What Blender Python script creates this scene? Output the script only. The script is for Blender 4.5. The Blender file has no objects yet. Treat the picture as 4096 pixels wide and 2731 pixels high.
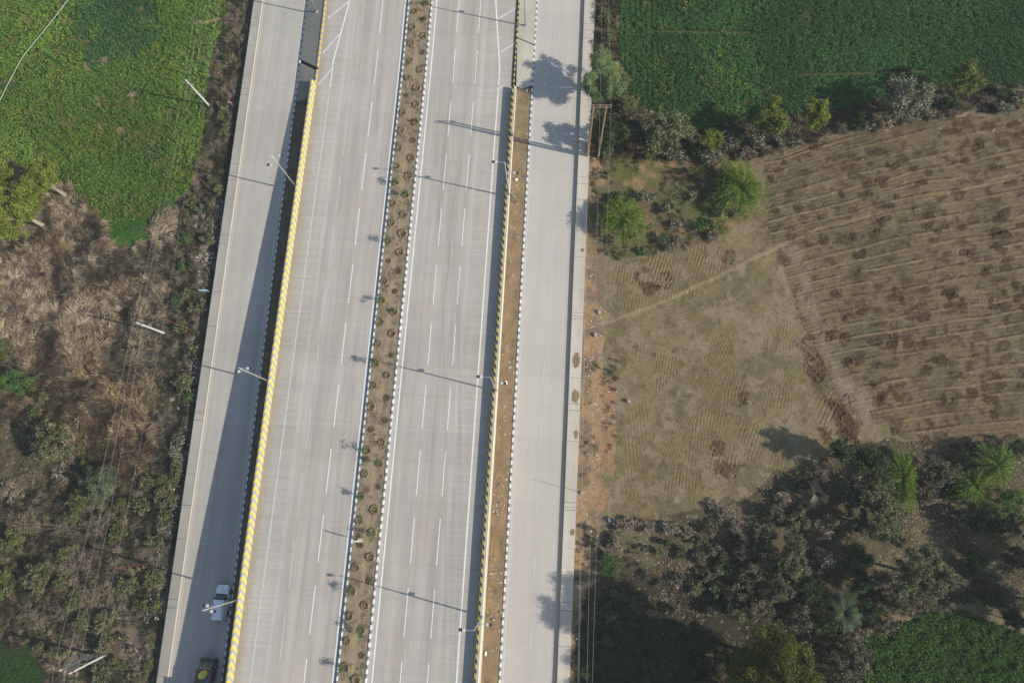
import bpy, bmesh, math, random
import numpy as np
from mathutils import Vector, Matrix

SC = bpy.context.scene
COL = SC.collection
R = math.radians
random.seed(7)

# ------------------------------------------------------------------ camera
F_PX, PITCH, ROLL, YAW, CAM_H = 3039.06, 0.2126, 0.0441, 0.0556, 107.392
def _rot():
    cx, sx = math.cos(PITCH), math.sin(PITCH)
    cy, sy = math.cos(ROLL), math.sin(ROLL)
    cz, sz = math.cos(YAW), math.sin(YAW)
    rx = np.array([[1, 0, 0], [0, cx, -sx], [0, sx, cx]])
    ry = np.array([[cy, 0, sy], [0, 1, 0], [-sy, 0, cy]])
    rz = np.array([[cz, -sz, 0], [sz, cz, 0], [0, 0, 1]])
    return rz @ ry @ rx
CM = _rot()
cam_data = bpy.data.cameras.new('camera')
cam = bpy.data.objects.new('camera', cam_data)
COL.objects.link(cam)
m4 = Matrix.Identity(4)
for i in range(3):
    for j in range(3):
        m4[i][j] = CM[i, j]
m4.translation = (0, 0, CAM_H)
cam.matrix_world = m4
cam_data.sensor_width = 36.0
cam_data.lens = F_PX / 4096 * 36.0
cam_data.clip_start = 1.0
cam_data.clip_end = 5000.0
SC.camera = cam

# ------------------------------------------------------------------ sky, sun, exposure
SUN_ELEV = R(31.3)
SHADOW_AZ = R(168.5)                       # direction in which shadows fall, from +X
sd = Vector((math.cos(SHADOW_AZ) * math.cos(SUN_ELEV), math.sin(SHADOW_AZ) * math.cos(SUN_ELEV), -math.sin(SUN_ELEV)))
world = bpy.data.worlds.new('World')
SC.world = world
world.use_nodes = True
wn = world.node_tree
bg = wn.nodes.get('Background') or wn.nodes.new('ShaderNodeBackground')
wo = wn.nodes.get('World Output') or wn.nodes.new('ShaderNodeOutputWorld')
wn.links.new(bg.outputs[0], wo.inputs[0])
sky = wn.nodes.new('ShaderNodeTexSky')
sky.sky_type = 'NISHITA'
sky.sun_disc = False
sky.sun_elevation = SUN_ELEV
sky.sun_rotation = math.atan2(-sd.x, -sd.y)
sky.air_density = 1.3
sky.dust_density = 0.7
sky.ozone_density = 1.6
wn.links.new(sky.outputs[0], bg.inputs[0])
bg.inputs[1].default_value = 0.102
sun_data = bpy.data.lights.new('sun', 'SUN')
sun_data.energy = 3.85
sun_data.angle = R(0.55)
sun_data.color = (1.0, 0.935, 0.835)
sun = bpy.data.objects.new('sun', sun_data)
COL.objects.link(sun)
sun.rotation_mode = 'QUATERNION'
sun.rotation_quaternion = sd.to_track_quat('-Z', 'Y')
sun.location = (60, -20, 60)
SC.view_settings.view_transform = 'Standard'
SC.view_settings.look = 'None'
SC.view_settings.gamma = 1.0
SC.view_settings.use_curve_mapping = False
SC.view_settings.exposure = 0.44
SC.render.engine = 'CYCLES'
SC.cycles.max_bounces = 5
SC.cycles.diffuse_bounces = 2
SC.cycles.transmission_bounces = 2
SC.cycles.glossy_bounces = 2

# ------------------------------------------------------------------ where things are
ZL, ZGL, ZGR = -0.62, -1.75, -0.05         # left service road, fields on the left, fields on the right

def at(px, py, z=0.0):
    """world point at height z of a point measured on the 4096 x 2731 survey photograph"""
    d = CM @ np.array([(px - 2048) / F_PX, -(py - 1365.5) / F_PX, -1.0])
    t = (z - CAM_H) / d[2]
    return np.array([d[0] * t, d[1] * t, z])

def main_z(y):
    t = 35.0 - y
    z = 1.6626 + 0.0478 * t - 0.0059 * t * t / 100
    if y > 62:
        z = max(z, 0.2)
    return z

# ------------------------------------------------------------------ helpers
def lin(c):
    return tuple(((v / 255 + 0.055) / 1.055) ** 2.4 if v > 10 else v / 255 / 12.92 for v in c)

def alb(r, g, b, k=0.88):
    return tuple(v * k for v in lin((r, g, b)))

def tag(o, label=None, cat=None, group=None, kind=None):
    if label: o['label'] = label
    if cat: o['category'] = cat
    if group: o['group'] = group
    if kind: o['kind'] = kind
    return o

def empty(name, loc=(0, 0, 0), rz=0.0):
    o = bpy.data.objects.new(name, None)
    o.empty_display_size = 0.3
    o.location = loc
    o.rotation_euler = (0, 0, rz)
    COL.objects.link(o)
    return o

def np_mesh(name, v, f, mat, parent=None, col=None, smooth=False, uv=None):
    v = np.asarray(v, np.float32).reshape(-1, 3)
    f = np.asarray(f, np.int32)
    me = bpy.data.meshes.new(name)
    n, k = f.shape
    me.vertices.add(len(v)); me.vertices.foreach_set('co', v.ravel())
    me.loops.add(n * k); me.loops.foreach_set('vertex_index', f.ravel())
    me.polygons.add(n)
    me.polygons.foreach_set('loop_start', np.arange(0, n * k, k, dtype=np.int32))
    me.polygons.foreach_set('loop_total', np.full(n, k, np.int32))
    if smooth:
        me.polygons.foreach_set('use_smooth', np.ones(n, bool))
    if col is not None:
        a = me.color_attributes.new('Col', 'FLOAT_COLOR', 'POINT')
        c4 = np.ones((len(v), 4), np.float32); c4[:, :3] = col
        a.data.foreach_set('color', c4.ravel())
    me.update(calc_edges=True)
    me.materials.append(mat)
    o = bpy.data.objects.new(name, me)
    COL.objects.link(o)
    o.parent = parent
    return o

class MB:
    def __init__(s): s.v = []; s.f = []; s.uv = []
    def quad(s, a, b, c, d, uv=None):
        i = len(s.v); s.v += [tuple(a), tuple(b), tuple(c), tuple(d)]; s.f.append((i, i + 1, i + 2, i + 3))
        s.uv.append(uv or [(0, 0)] * 4)
    def poly(s, pts):
        i = len(s.v); s.v += [tuple(p) for p in pts]; s.f.append(tuple(range(i, i + len(pts))))
        s.uv.append([(0, 0)] * len(pts))
    def box(s, cx, cy, cz, sx, sy, sz, rz=0.0, taper=1.0, bev=0.0):
        hx, hy, hz = sx / 2, sy / 2, sz / 2
        c, n = math.cos(rz), math.sin(rz)
        def P(x, y, z): return (cx + x * c - y * n, cy + x * n + y * c, cz + z)
        if bev > 0:
            b = min(bev, hx * .49, hy * .49, hz * .49)
            def ring(k, z): 
                x, y = hx - k, hy - k
                q = b
                return [P(x - q, -y, z), P(x, -y + q, z), P(x, y - q, z), P(x - q, y, z), P(-x + q, y, z), P(-x, y - q, z), P(-x, -y + q, z), P(-x + q, -y, z)]
            rs = [ring(b, -hz), ring(0, -hz + b), ring(0, hz - b), ring(b, hz)]
            for r0, r1 in zip(rs, rs[1:]):
                for i in range(8): s.quad(r0[i], r0[(i + 1) % 8], r1[(i + 1) % 8], r1[i])
            s.poly(rs[-1]); s.poly(rs[0][::-1]); return
        t = taper
        lo = [P(-hx, -hy, -hz), P(hx, -hy, -hz), P(hx, hy, -hz), P(-hx, hy, -hz)]
        hi = [P(-hx * t, -hy * t, hz), P(hx * t, -hy * t, hz), P(hx * t, hy * t, hz), P(-hx * t, hy * t, hz)]
        s.poly(lo[::-1]); s.poly(hi)
        for i in range(4): s.quad(lo[i], lo[(i + 1) % 4], hi[(i + 1) % 4], hi[i])
    def tube(s, pts, r0, r1=None, n=6, caps=True):
        r1 = r0 if r1 is None else r1
        pts = [Vector(p) for p in pts]
        rings = []
        for i, p in enumerate(pts):
            d = (pts[min(i + 1, len(pts) - 1)] - pts[max(i - 1, 0)]).normalized()
            a = Vector((0, 0, 1)) if abs(d.z) < .9 else Vector((1, 0, 0))
            u = d.cross(a).normalized(); w = d.cross(u)
            r = r0 + (r1 - r0) * i / max(1, len(pts) - 1)
            rings.append([tuple(p + (u * math.cos(t) + w * math.sin(t)) * r) for t in [2 * math.pi * k / n for k in range(n)]])
        for q0, q1 in zip(rings, rings[1:]):
            for i in range(n): s.quad(q0[i], q0[(i + 1) % n], q1[(i + 1) % n], q1[i])
        if caps: s.poly(rings[0][::-1]); s.poly(rings[-1])
    def cyl(s, c, axis, r, h, n=14):
        c = Vector(c); a = Vector(axis).normalized()
        s.tube([c - a * h / 2, c + a * h / 2], r, r, n)
    def build(s, name, mat, parent=None, smooth=False):
        me = bpy.data.meshes.new(name)
        me.from_pydata(s.v, [], s.f)
        ul = me.uv_layers.new(name='UVMap')
        k = 0
        for fi, f in enumerate(s.f):
            for j in range(len(f)):
                ul.data[k].uv = s.uv[fi][j]; k += 1
        bm = bmesh.new(); bm.from_mesh(me)
        bmesh.ops.remove_doubles(bm, verts=bm.verts, dist=1e-4)
        bmesh.ops.recalc_face_normals(bm, faces=bm.faces)
        bm.to_mesh(me); bm.free()
        if smooth:
            for p in me.polygons: p.use_smooth = True
        me.materials.append(mat)
        o = bpy.data.objects.new(name, me)
        COL.objects.link(o)
        o.parent = parent
        return o

# ---- materials
class NT:
    def __init__(s, name):
        s.m = bpy.data.materials.new(name); s.m.use_nodes = True
        s.t = s.m.node_tree; s.b = s.t.nodes['Principled BSDF']; s.l = s.t.links
    def n(s, typ, **kw):
        nd = s.t.nodes.new(typ)
        for k, v in kw.items(): setattr(nd, k, v)
        return nd
    def con(s, a, b): s.l.new(a, b)
    def set(s, sock, v):
        if hasattr(v, 'is_output') or isinstance(v, bpy.types.NodeSocket): s.l.new(v, sock)
        else: sock.default_value = v
    def coord(s, scale=(1, 1, 1), rot=0):
        tc = s.n('ShaderNodeTexCoord'); mp = s.n('ShaderNodeMapping')
        mp.inputs['Scale'].default_value = scale; mp.inputs['Rotation'].default_value = (0, 0, rot)
        s.con(tc.outputs['Object'], mp.inputs['Vector']); return mp.outputs[0]
    def noise(s, scale, stretch=(1, 1, 1), detail=4, rough=.6, rot=0):
        nz = s.n('ShaderNodeTexNoise'); nz.inputs['Scale'].default_value = scale
        nz.inputs['Detail'].default_value = detail; nz.inputs['Roughness'].default_value = rough
        s.con(s.coord(stretch, rot), nz.inputs['Vector']); return nz.outputs['Fac']
    def ramp(s, fac, stops):
        r = s.n('ShaderNodeValToRGB'); s.con(fac, r.inputs[0])
        e = r.color_ramp.elements
        while len(e) < len(stops): e.new(.5)
        for k, (p, c) in enumerate(stops):
            e[k].position = p; e[k].color = (*c, 1) if len(c) == 3 else c
        return r.outputs[0]
    def mix(s, fac, a, b, mode='MIX'):
        m = s.n('ShaderNodeMix', data_type='RGBA', blend_type=mode)
        s.set(m.inputs[0], fac)
        s.set(m.inputs[6], a if not isinstance(a, tuple) else (*a, 1)[:4])
        s.set(m.inputs[7], b if not isinstance(b, tuple) else (*b, 1)[:4])
        return m.outputs[2]
    def math(s, op, a, b=None, c=None):
        m = s.n('ShaderNodeMath', operation=op)
        s.set(m.inputs[0], a)
        if b is not None: s.set(m.inputs[1], b)
        if c is not None: s.set(m.inputs[2], c)
        return m.outputs[0]
    def range(s, v, a, b, c, d):
        m = s.n('ShaderNodeMapRange'); s.set(m.inputs[0], v)
        for k, q in zip((1, 2, 3, 4), (a, b, c, d)): m.inputs[k].default_value = q
        return m.outputs[0]
    def grey(s, v):
        c = s.n('ShaderNodeCombineColor')
        for k in range(3): s.set(c.inputs[k], v)
        return c.outputs[0]
    def xyz(s, src='Object'):
        tc = s.n('ShaderNodeTexCoord'); sp = s.n('ShaderNodeSeparateXYZ')
        s.con(tc.outputs[src], sp.inputs[0]); return sp.outputs
    def bump(s, h, strength=.3, dist=.05):
        b = s.n('ShaderNodeBump'); b.inputs['Strength'].default_value = strength
        b.inputs['Distance'].default_value = dist
        s.con(h, b.inputs['Height']); s.con(b.outputs[0], s.b.inputs['Normal'])
    def done(s, color, rough=.85, metal=0.0, spec=.3):
        if isinstance(color, tuple): s.b.inputs['Base Color'].default_value = (*color, 1)[:4]
        else: s.con(color, s.b.inputs['Base Color'])
        s.b.inputs['Roughness'].default_value = rough
        s.b.inputs['Metallic'].default_value = metal
        s.b.inputs['Specular IOR Level'].default_value = spec
        return s.m

def simple(name, c, var=.15, scale=6, rough=.8, metal=0.0, spec=.3):
    t = NT(name)
    f = t.noise(scale)
    return t.done(t.mix(1.0, c, t.grey(t.range(f, .3, .7, 1 - var, 1 + var)), 'MULTIPLY'), rough, metal, spec)

def concrete(name, c, long=.10, cross=.06, blotch=.10, joints=True, xj=(), stains=None, jd=.80, jp=4.5, fine=.06):
    """cast concrete road panel: traffic streaks along Y, brush marks across, joints, blotches"""
    t = NT(name)
    k = t.range(t.noise(.9, (1.2, .018, 1), 3), .3, .7, 1 - long, 1 + long)
    q = t.range(t.noise(1.0, (.06, 2.6, 1), 5, .7), .3, .7, 1 - cross, 1 + cross)
    b = t.range(t.noise(.12, (1, .5, 1), 6, .65), .3, .7, 1 - blotch, 1 + blotch)
    g = t.range(t.noise(5.5, (1, 1, 1), 5, .7), .3, .7, 1 - fine, 1 + fine)
    v = t.math('MULTIPLY', t.math('MULTIPLY', k, q), t.math('MULTIPLY', b, g))
    x, y, z = t.xyz()
    pid = t.math('FLOOR', t.math('DIVIDE', y, jp))
    wn_ = t.n('ShaderNodeTexWhiteNoise', noise_dimensions='1D'); t.con(pid, wn_.inputs['W'])
    v = t.math('MULTIPLY', v, t.range(wn_.outputs[0], 0, 1, .965, 1.03))
    if joints:
        fr = t.math('FRACT', t.math('DIVIDE', t.math('ADD', y, t.math('MULTIPLY', x, .03)), jp))
        v = t.math('MULTIPLY', v, t.range(t.math('LESS_THAN', fr, .014), 0, 1, 1, jd))
    for xx in xj:
        v = t.math('MULTIPLY', v, t.range(t.math('LESS_THAN', t.math('ABSOLUTE', t.math('SUBTRACT', x, xx)), .035), 0, 1, 1, jd))
    col = t.mix(1.0, c, t.grey(v), 'MULTIPLY')
    k2 = t.range(t.noise(.55, (1, .05, 1), 4), .42, .7, 1.02, 1 - long * .8)
    v = t.math('MULTIPLY', v, k2)
    spk = t.n('ShaderNodeTexVoronoi'); spk.inputs['Scale'].default_value = .55; t.con(t.coord((1, .6, 1)), spk.inputs['Vector'])
    v = t.math('MULTIPLY', v, t.range(t.math('ADD', spk.outputs['Distance'], t.math('MULTIPLY', t.noise(.5), .25)), .14, .19, .72, 1))
    warm = t.range(t.noise(.35, (1, .25, 1), 4), .42, .68, 0, .3)
    col = t.mix(warm, col, t.mix(1.0, col, (1.06, 1.0, .88), 'MULTIPLY'))
    for (x0, x1, cc, amt) in (stains or ()):
        # dust lying in a band from x0 (full) to x1 (none), with a ragged edge
        e = t.math('ADD', x, t.math('MULTIPLY', t.math('SUBTRACT', t.noise(1.6, (1, .35, 1), 5), .5), abs(x1 - x0) * 1.1))
        col = t.mix(t.range(e, x0, x1, amt, 0), col, cc)
    t.bump(t.noise(9, (1, 1, 1), 4), .12, .02)
    return t.done(col, .88, 0, .25)

def paint(name, c, wear=.35):
    t = NT(name)
    n = t.noise(7, (1, .35, 1), 5, .75)
    col = t.mix(t.range(n, .48, .72, 0, wear), c, alb(168, 163, 156))
    return t.done(col, .7)

def kerb_mat(name, c0, c1, period, duty, off=0.0, dirt=.55, jag=0.0):
    t = NT(name)
    u = t.n('ShaderNodeUVMap'); sp = t.n('ShaderNodeSeparateXYZ'); t.con(u.outputs[0], sp.inputs[0])
    fr = t.math('FRACT', t.math('ADD', t.math('DIVIDE', t.math('ADD', sp.outputs[1], t.math('MULTIPLY', sp.outputs[0], jag)), period), off))
    col = t.mix(t.math('LESS_THAN', fr, duty), c0, c1)
    n = t.noise(3, (1, .6, 1), 6, .8)
    col = t.mix(t.range(n, .42, .7, 0, dirt), col, alb(140, 130, 115))
    return t.done(col, .75)

def foliage_mat():
    t = NT('leaf')
    a = t.n('ShaderNodeVertexColor'); a.layer_name = 'Col'
    col = t.mix(1.0, a.outputs[0], t.grey(t.range(t.noise(2.2, (1, 1, 1), 3), .3, .7, .78, 1.2)), 'MULTIPLY')
    t.done(col, .55, 0, .35)
    t.b.inputs['Specular IOR Level'].default_value = .12; t.b.inputs['Roughness'].default_value = .75
    tr = t.n('ShaderNodeBsdfTranslucent'); t.con(col, tr.inputs[0])
    ms = t.n('ShaderNodeMixShader'); ms.inputs[0].default_value = .22
    out = t.t.nodes['Material Output']
    t.con(t.b.outputs[0], ms.inputs[1]); t.con(tr.outputs[0], ms.inputs[2]); t.con(ms.outputs[0], out.inputs[0])
    return t.m

def ground_mat(name, fine=7.0, amt=.42, bump=.7):
    t = NT(name)
    a = t.n('ShaderNodeVertexColor'); a.layer_name = 'Col'
    v = t.math('MULTIPLY', t.range(t.noise(fine, (1, 1, 1), 6, .75), .28, .72, 1 - amt, 1 + amt),
               t.range(t.noise(1.6, (1, 1, 1), 6, .75), .3, .7, .80, 1.2))
    t.bump(t.noise(5.0, (1, 1, 1), 6, .75), bump, .12)
    return t.done(t.mix(1.0, a.outputs[0], t.grey(v), 'MULTIPLY'), .95, 0, .1)

LEAF = foliage_mat()
M = {}
M['ground'] = ground_mat('soil')
M['bark'] = simple('bark', (.16, .12, .085), .35, 9, .9)
M['pale_bark'] = simple('pale bark', (.30, .26, .20), .3, 9, .9)
M['twig'] = simple('dry twig', (.30, .25, .20), .35, 6, .9)
M['faint_paint'] = paint('faint road paint', (.46, .45, .43), .8)
M['lane'] = concrete('lane concrete', alb(182, 173, 163), .14, .03, .06, True, (-31.72, -15.85, -33.35, -14.0), None, .86)
M['shoulder_left'] = concrete('left shoulder concrete', alb(182, 175, 165), .06, .11, .08, True, (-34.9,), [(-39.2, -37.9, alb(160, 143, 116), .7)], .9)
M['shoulder_right'] = concrete('right shoulder concrete', alb(183, 175, 164), .05, .10, .07, True, (), None, .9)
M['joint_strip'] = concrete('pale joint strip', alb(188, 182, 173), .06, .05, .1, False)
M['service_left'] = concrete('left service road concrete', alb(180, 174, 165), .11, .03, .07, True, (), [(-49.9, -48.6, alb(182, 168, 146), .6)], .93)
M['service_right'] = concrete('right service road concrete', alb(193, 186, 176), .05, .02, .05, True, (-1.05, 1.6), [(2.4, 1.2, alb(186, 170, 148), .5)], .9)
M['footpath'] = concrete('footpath concrete', alb(200, 190, 174), .07, .05, .16, True, (), None, .7, 9.0, .12)
M['footpath_old'] = concrete('weathered footpath concrete', alb(166, 161, 150), .06, .05, .16, True, (), None, .75, 9.0, .12)
M['slab_dark'] = concrete('dark slab concrete', alb(128, 126, 121), .05, .05, .16, False)
M['slab_pale'] = concrete('pale slab concrete', alb(190, 184, 168), .05, .05, .14, False)
M['wall_cream'] = concrete('cream painted wall', alb(205, 192, 166), .03, .04, .08, False)
M['coping'] = concrete('pale coping', alb(226, 220, 208), .03, .04, .1, False)
M['wall_grey'] = concrete('grey retaining wall', alb(165, 158, 146), .03, .08, .1, False)
M['white_paint'] = paint('white road paint', (.78, .77, .74), .55)
M['worn_paint'] = paint('worn road paint', (.58, .565, .53), .75)
M['cream_paint'] = paint('cream kerb paint', (.58, .52, .42), .6)
M['kerb_bw'] = kerb_mat('black and white kerb', (.17, .18, .19), (.80, .79, .77), 1.06, .55)
M['kerb_yellow'] = kerb_mat('yellow and grey kerb', (.36, .36, .38), (.72, .52, .06), 1.0, .52)
M['barrier_block'] = kerb_mat('yellow and black barrier', (.045, .045, .042), (.58, .40, .085), 1.16, .52, 0, .12, .85)
M['steel'] = simple('galvanised steel', (.50, .51, .50), .12, 5, .45, .55, .5)
M['lamp_white'] = simple('lamp housing', (.52, .52, .50), .08, 5, .5)
M['lamp_dark'] = simple('lamp fins', (.07, .065, .06), .2, 12, .6)
M['rust'] = simple('rusty steel', (.16, .055, .028), .4, 7, .8, .2)
M['pole_concrete'] = simple('cast pole concrete', (.50, .49, .455), .14, 4, .85)
M['pole_weathered'] = simple('weathered blue grey pole', (.42, .46, .46), .15, 4, .8)
M['pole_rust'] = simple('brown painted pole', (.30, .20, .13), .3, 5, .8)
M['insulator'] = simple('porcelain', (.55, .5, .45), .1, 8, .3)
M['wire'] = simple('aluminium wire', (.34, .34, .33), .1, 3, .6, .3)
M['wire_dark'] = simple('dull wire', (.17, .18, .18), .1, 3, .6, .2)
M['hose'] = simple('pale hose', (.46, .52, .44), .15, 3, .6)
M['stone'] = simple('stone', (.36, .33, .29), .3, 3, .9)
M['bag'] = simple('white plastic', (.72, .73, .74), .1, 5, .5)
M['paper'] = simple('litter plastic', (.66, .68, .70), .25, 2, .6)
M['rubber'] = simple('rubber', (.02, .02, .02), .2, 20, .8)
M['glass'] = simple('dark glass', (.012, .015, .017), .1, 2, .08, 0, .6)
M['car_white'] = simple('white car paint', (.80, .81, .82), .03, 2, .25, 0, .5)
M['black_plastic'] = simple('black plastic', (.02, .021, .022), .2, 9, .6)
M['rim'] = simple('alloy', (.45, .45, .46), .1, 9, .35, .7)
M['jeep_dark'] = simple('dark jeep paint', (.045, .052, .055), .2, 3, .35, 0, .5)
M['jeep_grey'] = simple('grey canvas', (.16, .18, .19), .2, 5, .8)
M['pink_metal'] = simple('faded red frame', (.42, .22, .19), .2, 6, .7)
M['yellow_sack'] = simple('yellow sack', (.72, .58, .08), .15, 5, .7)
M['straw'] = simple('straw', (.34, .27, .17), .5, 14, .95)
M['blue_sheet'] = simple('blue grey sheet', (.09, .12, .19), .2, 5, .7)
M['red'] = simple('red sign paint', (.62, .03, .04), .1, 5, .5)
M['white_sign'] = simple('white sign sheet', (.82, .82, .8), .05, 5, .5)
M['black_sign'] = simple('black sign paint', (.02, .02, .02), .05, 5, .5)
M['blue_board'] = simple('pale blue board', (.36, .55, .66), .1, 5, .6)
M['orange'] = simple('orange lorry paint', (.5, .16, .04), .1, 4, .4)
M['lorry_wood'] = simple('lorry body', (.3, .22, .13), .2, 4, .8)
M['median_soil'] = None

def soil(name, stops, scale=1.2, fine=8, trail=None):
    t = NT(name)
    col = t.ramp(t.noise(scale, (1, .6, 1), 7, .72), stops)
    if trail:
        x, y, z = t.xyz()
        w = t.math('ADD', x, t.math('MULTIPLY', t.math('SUBTRACT', t.noise(.35, (0.01, 1, 1), 3), .5), 1.2))
        d = t.math('ABSOLUTE', t.math('SUBTRACT', w, trail[0]))
        col = t.mix(t.range(d, .08, .45, trail[2], 0), col, trail[1])
    col = t.mix(1.0, col, t.grey(t.range(t.noise(fine, (1, 1, 1), 6, .85), .3, .7, .6, 1.4)), 'MULTIPLY')
    t.bump(t.noise(6, (1, 1, 1), 6, .75), .6, .1)
    return t.done(col, .95, 0, .1)
M['median_soil'] = soil('dry median soil', [(.32, alb(116, 102, 82)), (.5, alb(148, 132, 108)), (.68, alb(166, 150, 124))], 1.1, 7, (-23.75, alb(172, 150, 115), .6))
M['verge_soil'] = soil('brown verge soil', [(.3, alb(104, 92, 76)), (.46, alb(138, 120, 95)), (.6, alb(152, 130, 101)), (.75, alb(170, 145, 110))], .8, 10)
M['dark_soil'] = soil('brown strip soil', [(.3, alb(96, 84, 70)), (.6, alb(124, 110, 92))], .8)  # soil a little darker than on the verge

# ------------------------------------------------------------------ long strips that follow the road
Y0, Y1 = -70.0, 125.0
def ys(a, b, step=3.0):
    n = max(1, int(math.ceil((b - a) / step)))
    return [a + (b - a) * i / n for i in range(n + 1)]

def sheet(mb, x0, x1, a, b, zf, dz0=0.0, dz1=None, step=3.0):
    dz1 = dz0 if dz1 is None else dz1
    s = ys(a, b, step)
    for p, q in zip(s, s[1:]):
        mb.quad((x0, p, zf(p) + dz0), (x1, p, zf(p) + dz1), (x1, q, zf(q) + dz1), (x0, q, zf(q) + dz0))

def skew(mb, p0, p1, w, zf, dz):
    """a painted line of width w between two points, following the road"""
    p0 = Vector(p0[:2]); p1 = Vector(p1[:2]); d = (p1 - p0).normalized(); s = Vector((d.y, -d.x)) * w / 2
    n = max(1, int((p1 - p0).length / 3)); 
    for k in range(n):
        a = p0.lerp(p1, k / n); b = p0.lerp(p1, (k + 1) / n)
        q = [a - s, a + s, b + s, b - s]
        mb.quad(*[(v.x, v.y, zf(v.y) + dz) for v in q])

def extrude(mb, prof, a, b, zf, step=2.0, closed=False, caps=True):
    """prof: list of (x, dz, u); swept along Y with v = y"""
    s = ys(a, b, step)
    m = len(prof)
    rng = range(m if closed else m - 1)
    for p, q in zip(s, s[1:]):
        for i in rng:
            x0, d0, u0 = prof[i]; x1, d1, u1 = prof[(i + 1) % m]
            g = lambda d, y: (zf(y) + d) if d > -50 else d + 100
            mb.quad((x0, p, g(d0, p)), (x1, p, g(d1, p)), (x1, q, g(d1, q)), (x0, q, g(d0, q)), [(u0, p), (u1, p), (u1, q), (u0, q)])
    if caps:
        for y in (a, b):
            mb.poly([(x, y, (zf(y) + d) if d > -50 else d + 100) for x, d, u in prof])

def struct(o): return tag(o, kind='structure')
flat = lambda c: (lambda y: c)

def strip(name, x0, x1, mat, zf, dz=0.0, a=Y0, b=Y1):
    mb = MB(); sheet(mb, x0, x1, a, b, zf, dz)
    return struct(mb.build(name, mat))

# highway deck
strip('highway_shoulder', -39.27, -34.9, M['shoulder_left'], main_z)
strip('highway_carriageway', -34.9, -25.75, M['lane'], main_z)
strip('highway_carriageway', -21.9, -12.72, M['lane'], main_z)
strip('highway_shoulder', -12.72, -8.28, M['shoulder_right'], main_z)
strip('highway_joint', -35.3, -34.75, M['joint_strip'], main_z, .004)
strip('highway_joint', -13.35, -12.75, M['joint_strip'], main_z, .004)
strip('highway_edge_strip', -21.9, -21.42, M['joint_strip'], main_z, .004)
# median
strip('median_soil', -25.56, -22.08, M['median_soil'], main_z, .19)
for nm, x0, x1 in (('left', -25.76, -25.56), ('right', -22.08, -21.88)):
    mb = MB(); extrude(mb, [(x0, 0, 0), (x0 + .01, .27, 0), (x1 - .01, .27, 0), (x1, .0, 0)], Y0, Y1, main_z)
    struct(mb.build('median_kerb', M['kerb_bw']))
# service roads
strip('left_service_road', -50.0, -42.62, M['service_left'], flat(ZL))
strip('right_service_road', -5.0, 2.42, M['service_right'], flat(0))
mb = MB(); extrude(mb, [(-42.64, 0, 0), (-42.63, .2, 0), (-42.45, .2, 0), (-42.44, 0, 0)], Y0, Y1, flat(ZL)); struct(mb.build('painted_kerb', M['kerb_bw']))
mb = MB(); extrude(mb, [(-5.22, 0, 0), (-5.21, .2, 0), (-5.01, .2, 0), (-5.0, 0, 0)], Y0, Y1, flat(0)); struct(mb.build('painted_kerb', M['kerb_bw']))
strip('dark_soil_strip', -42.44, -39.78, M['dark_soil'], flat(ZL + .1), 0, Y0, 60.2)
strip('brown_verge', -7.62, -5.22, M['verge_soil'], flat(.12), 0, Y0, 63.3)
# left footpath with its cream kerb line
mb = MB()
le = sorted([Y0, Y1] + [at(940, q, -.5)[1] for q in (70, 90, 352, 378, 655, 690)] + [at(800, q, -.5)[1] for q in (970, 1302, 1652, 1680, 2022, 2402, 2440)])
for p_, q_ in zip(le, le[1:]): mb.box(-50.84 + random.uniform(-.02, .02), (p_ + q_) / 2, -1.3 + random.uniform(-.012, .012), 1.36, q_ - p_ - .05, 1.5)
struct(mb.build('left_footpath', M['footpath_old']))
mb = MB(); extrude(mb, [(-50.14, -.9, 0), (-50.14, .1, 0), (-50.0, .1, 0), (-49.98, -.05, 0)], Y0, Y1, flat(ZL)); struct(mb.build('cream_kerb', M['cream_paint']))
mb = MB(); sheet(mb, -49.72, -49.64, Y0, Y1, flat(ZL), .004); struct(mb.build('edge_line', M['worn_paint']))
# right footpath: raised drain cover
mb = MB()
ends = [Y0] + [at(2300, py, .39)[1] for py in (2442, 2410, 2040, 2010, 1642, 1615, 1275, 1250, 735, 708, 95, 120)] + [Y1]
ends = sorted(ends)
for k, (a, b) in enumerate(zip(ends, ends[1:])):
    mb.box(3.28 + random.uniform(-.01, .01), (a + b) / 2, .12 + random.uniform(-.008, .008), 1.66, b - a - .05, .56)
struct(mb.build('right_footpath', M['footpath']))

for px_, py_, sx_, sy_ in ((2306, 1440, .6, 1.15), (2300, 1585, .62, 1.1), (2304, 1738, .3, .7), (2290, 2128, .35, .5), (2329, 1000, .3, .4)):
    c_ = at(px_, py_, .41); mb = MB(); pts = []
    for k in range(18):
        q = random.uniform(.7, 1.1); pts.append((c_[0] + sx_ * q * math.cos(k * .349), c_[1] + sy_ * q * math.sin(k * .349), .412))
    mb.poly(pts); struct(mb.build('mud_patch', M['verge_soil']))
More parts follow.
